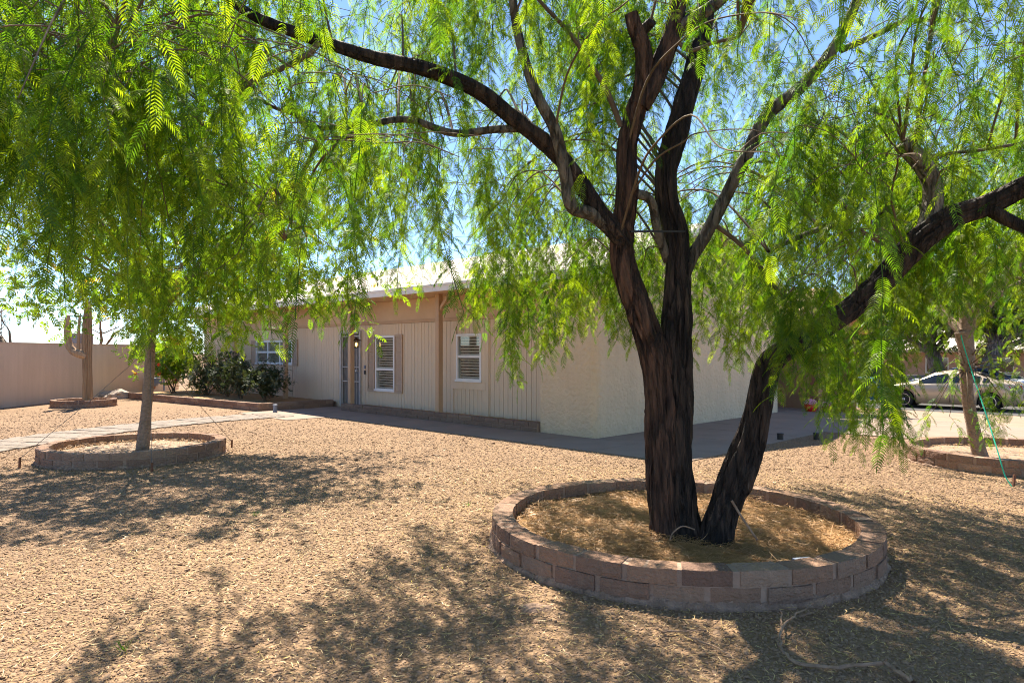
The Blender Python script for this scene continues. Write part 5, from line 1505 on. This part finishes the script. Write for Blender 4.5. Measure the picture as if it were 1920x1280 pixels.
    for sgn in (-1, 1):
        y = sgn
        w1, w2 = wid(-2.2*k), wid(-1.85*k)
        z1 = ti(belt, -2.15*k)
        bb_ = MB(); bb_.hexa([(-2.27*k,y*(w1-0.12),z1-.09),(-1.86*k,y*(w2-.03),z1+.02),(-1.84*k,y*(w2+.012),z1+.03),(-2.24*k,y*(w1+.012),z1-.07),(-2.24*k,y*(w1-.12),z1+.03),(-1.86*k,y*(w2-.05),z1+.11),(-1.84*k,y*(w2+.008),z1+.10),(-2.20*k,y*(w1+.010),z1+.04)])
        link('headlamp', bb_.mesh('headlamp', M['lamp_clear'], recalc=True), t, mx)
        zr = ti(belt, 2.2*k)
        bb_ = MB(); bb_.hexa([(1.98*k,y*(.80),zr-.14),(2.30*k,y*(.55),zr-.16),(2.34*k,y*.60,zr-.16),(2.0*k,y*.885,zr-.12),(1.98*k,y*.80,zr-.02),(2.30*k,y*.55,zr-.03),(2.32*k,y*.66,zr-.03),(1.96*k,y*.875,zr-.03)])
        link('tail_lamp', bb_.mesh('tail_lamp', M['lamp_red'], recalc=True), t, mx)
        xm = -0.82*k; zm = ti(belt, xm)+0.06
        bb_ = MB(); bb_.hexa([(xm-.06,y*.90,zm-.05),(xm+.08,y*.90,zm-.05),(xm+.08,y*1.08,zm-.03),(xm,y*1.08,zm-.03),(xm-.04,y*.93,zm+.05),(xm+.08,y*.93,zm+.05),(xm+.08,y*1.07,zm+.07),(xm+.02,y*1.07,zm+.07)])
        link('mirror', bb_.mesh('mirror', M[paint], recalc=True), t, mx)
        for x0 in (-0.97, 0.16, 1.13):                     # door gaps
            bb_ = MB(); x = x0*k; wv = wid(x)
            bb_.hexa([(x,y*(wv-.02),.27),(x+.012,y*(wv-.02),.27),(x+.012,y*(wv+.005),.27),(x,y*(wv+.005),.27),(x,y*(wv-.02),ti(belt,x)-.04),(x+.012,y*(wv-.02),ti(belt,x)-.04),(x+.012,y*(wv+.003),ti(belt,x)-.04),(x,y*(wv+.003),ti(belt,x)-.04)])
            link('door_gap', bb_.mesh('door_gap', M['tyre'], recalc=True), t, mx)
        for x0 in (0.0, 0.98):
            bb_ = MB(); x = x0*k; bb_.box(x-.10, x+.10, min(y*.90, y*.945), max(y*.90, y*.945), ti(belt, x)-.13, ti(belt, x)-.10); link('door_handle', bb_.mesh('door_handle', M[paint], recalc=True), t, mx)
    return t
def cg(x, y): return Vector((x, y, gz(x, y)))
car('parked_car', 'champagne sedan parked facing left beyond the driveway', 'paint_champagne', cg(15.3, 26.6), cg(17.3, 24.7))
car('parked_car', 'silver tall car parked behind the champagne sedan', 'paint_silver', cg(20.2, 27.0), cg(22.2, 25.0), True)
car('parked_car', 'dark blue sedan mostly hidden behind the champagne sedan', 'paint_blue', cg(20.2, 33.2), cg(22.2, 31.3))

# ================================================================== FAR THINGS
# block pillar and low wall across the drive
bw = thing('block_wall', at_ground(1660, 722), 'grey block pillar and low wall behind the blue bin', 'wall')
Pw = P(1660, 722, 34); zb = -0.6
b = MB(); b.box(18.1, 18.55, 33.8, 34.2, zb, 0.85); b.build('pillar', M['grey_block'], bw)
for k in range(14):
    for c in range(5):
        b = MB(); x0 = 18.552 + k*0.41 + (0.2 if c % 2 else 0); b.box(x0, x0+0.40, 33.9, 34.1, zb+c*0.205, zb+c*0.205+0.198); b.build('block', M['grey_block'], bw)
b = MB(); b.box(17.2, 18.098, 33.9, 34.05, zb, 0.8); b.build('gate_panel', M['dark_bin'], bw)
# neighbour's house
nh = thing('neighbour_house', (28, 48, -0.6), 'distant pinkish house with a white roof behind the trees', 'house')
b = MB(); b.box(22, 40, 47, 55, -0.7, 1.55); b.build('wall', M['far_wall'], nh)
b = MB(); b.prism([(21.4, 46.3, 1.551), (40.6, 46.3, 1.551), (40.6, 51, 3.0), (21.4, 51, 3.0)], (0, 0, 0.16)); b.prism([(21.4, 51.01, 3.0), (40.6, 51.01, 3.0), (40.6, 55.7, 1.551), (21.4, 55.7, 1.551)], (0, 0, 0.16)); b.build('roof', M['roof'], nh)
for x0 in (24.0, 28.5, 33.0):
    b = MB(); b.box(x0, x0+1.6, 46.95, 46.997, 0.1, 1.2); w_ = b.build('window', M['white'], nh)
    b = MB(); b.box(x0+.08, x0+1.52, 46.94, 46.9485, 0.18, 1.12); b.build('pane', M['car_glass'], w_)
# big pollarded trees over there
def far_tree(label, bx, by, tp, tr, c, rad, n, seed):
    z = gz(bx, by)
    simple_tree('street_tree', label, (bx, by, z), [Vector((bx+a, by, z+h)) for a, h in tp], tr, 'bark_far', c, rad, n, FARLEAF, 4, (1.0, 1.8), seed, zmin=1.6, group='trees along the street', limbs=12, shell=0.3)
far_tree('thick forked grey trunk with leafy crown behind the sedan roof', 21.6, 34.5, [(0,-.3),(0,.8),(-.15,1.6),(-.5,2.6)], [.42,.32,.34,.30], (21.2, 34.5, 4.4), (3.6, 3.2, 2.2), 620, 12)
far_tree('leaning ribbed grey trunk with broad crown behind the silver car', 22.0, 32.0, [(0,-.3),(.3,.8),(.5,1.6),(.8,2.8)], [.5,.4,.36,.30], (23.6, 32.0, 4.6), (4.2, 3.4, 2.4), 700, 13)
far_tree('pale green bushy tree left of the neighbour house', 20.5, 42, [(0,-.3),(.1,1.0),(.3,2.2)], [.25,.2,.16], (20.8, 42, 3.0), (3.0, 2.8, 2.2), 420, 14)
far_tree('tall green tree right of the neighbour house', 36, 42, [(0,-.3),(.1,1.4),(.2,2.8)], [.4,.3,.26], (36, 42, 4.5), (5.5, 4.5, 3.2), 700, 15)
far_tree('broad green tree beyond the silver car', 28.5, 36, [(0,-.3),(.1,1.2),(.2,2.4)], [.35,.3,.26], (28.5, 36, 3.8), (4.2, 3.6, 2.6), 600, 16)
# bare trees and a far rooftop box behind the yard wall
def bare_tree(base, h, seed, label):
    t = thing('bare_tree', base, label, 'tree', 'bare trees behind the yard wall')
    r = random.Random(seed); tr_, br_ = MB(), MB()
    def grow(p, d, L_, rad, lev, mb):
        n = 4; pts = [p]; 
        for i in range(n):
            d = (d + Vector((r.gauss(0,.16), r.gauss(0,.16), r.gauss(0,.10)+0.03))).normalized(); pts.append(pts[-1] + d*L_/n)
        tube(mb, pts, list(np.linspace(rad, rad*0.55, n+1)), 6 if lev < 2 else 4, 0.05)
        if lev < 4:
            for k in range(r.choice((2, 3, 3))):
                j = r.choice((2, 3, 4))
                nd = (d + Vector((r.gauss(0,.65), r.gauss(0,.65), r.gauss(0.1,.4)))).normalized()
                grow(pts[j], nd, L_*r.uniform(.55,.8), rad*0.5, lev+1, br_)
    grow(Vector(base), Vector((0.05, 0, 1)), h*0.42, h*0.03, 0, tr_)
    tr_.build('trunk', M['bark_twig'], t, smooth=True, recalc=False); kind(br_.build('branches', M['bark_twig'], t, recalc=False), 'stuff')
bare_tree((-22.2, 31, 0), 5.6, 5, 'leafless brown tree showing above the yard wall')
bare_tree((-20.2, 32, 0), 4.8, 8, 'low leafless tree behind the wall near the cactus')
rc = thing('neighbour_roof_cooler', (-25.5, 40, 0), 'grey louvred cooler box far behind the cactus arm', 'cooler')
b = MB(); b.box(-26.3, -25.2, 40, 41, 0.0, 2.65); b.build('cabinet', M['grey_block'], rc)
for k in range(8):
    b = MB(); b.box(-26.2, -25.3, 39.96, 39.998, 1.35+k*0.15, 1.43+k*0.15); b.build('louvre', M['meter'], rc)

# small green tufts in the gravel
for x, y, lab in ((478, 966, 'small bright grass tuft in the open gravel'), (232, 1218, 'small grass tuft in the lower left gravel'), (878, 948, 'tiny grass tuft left of the large ring')):
    q = at_ground(x, y); t = thing('grass_tuft', q, lab, 'grass', 'grass tufts in the gravel')
    b = MB()
    for k in range(16):
        a = rng.uniform(0, 6.28); l = rng.uniform(0.03, 0.075); e = Vector((math.cos(a), math.sin(a), 0)); s = Vector((-e.y, e.x, 0))*0.002
        o = q + e*rng.uniform(0, 0.02)
        b.add([o-s, o+s, o+e*l*0.5+Vector((0,0,l*0.6))+s, o+e*l*0.5+Vector((0,0,l*0.6))-s, o+e*l*1.1+Vector((0,0,l*0.5))], [(0,1,2,3), (3,2,4)])
    kind(b.build('blades', M['leaf_bright'], t, recalc=False), 'stuff')
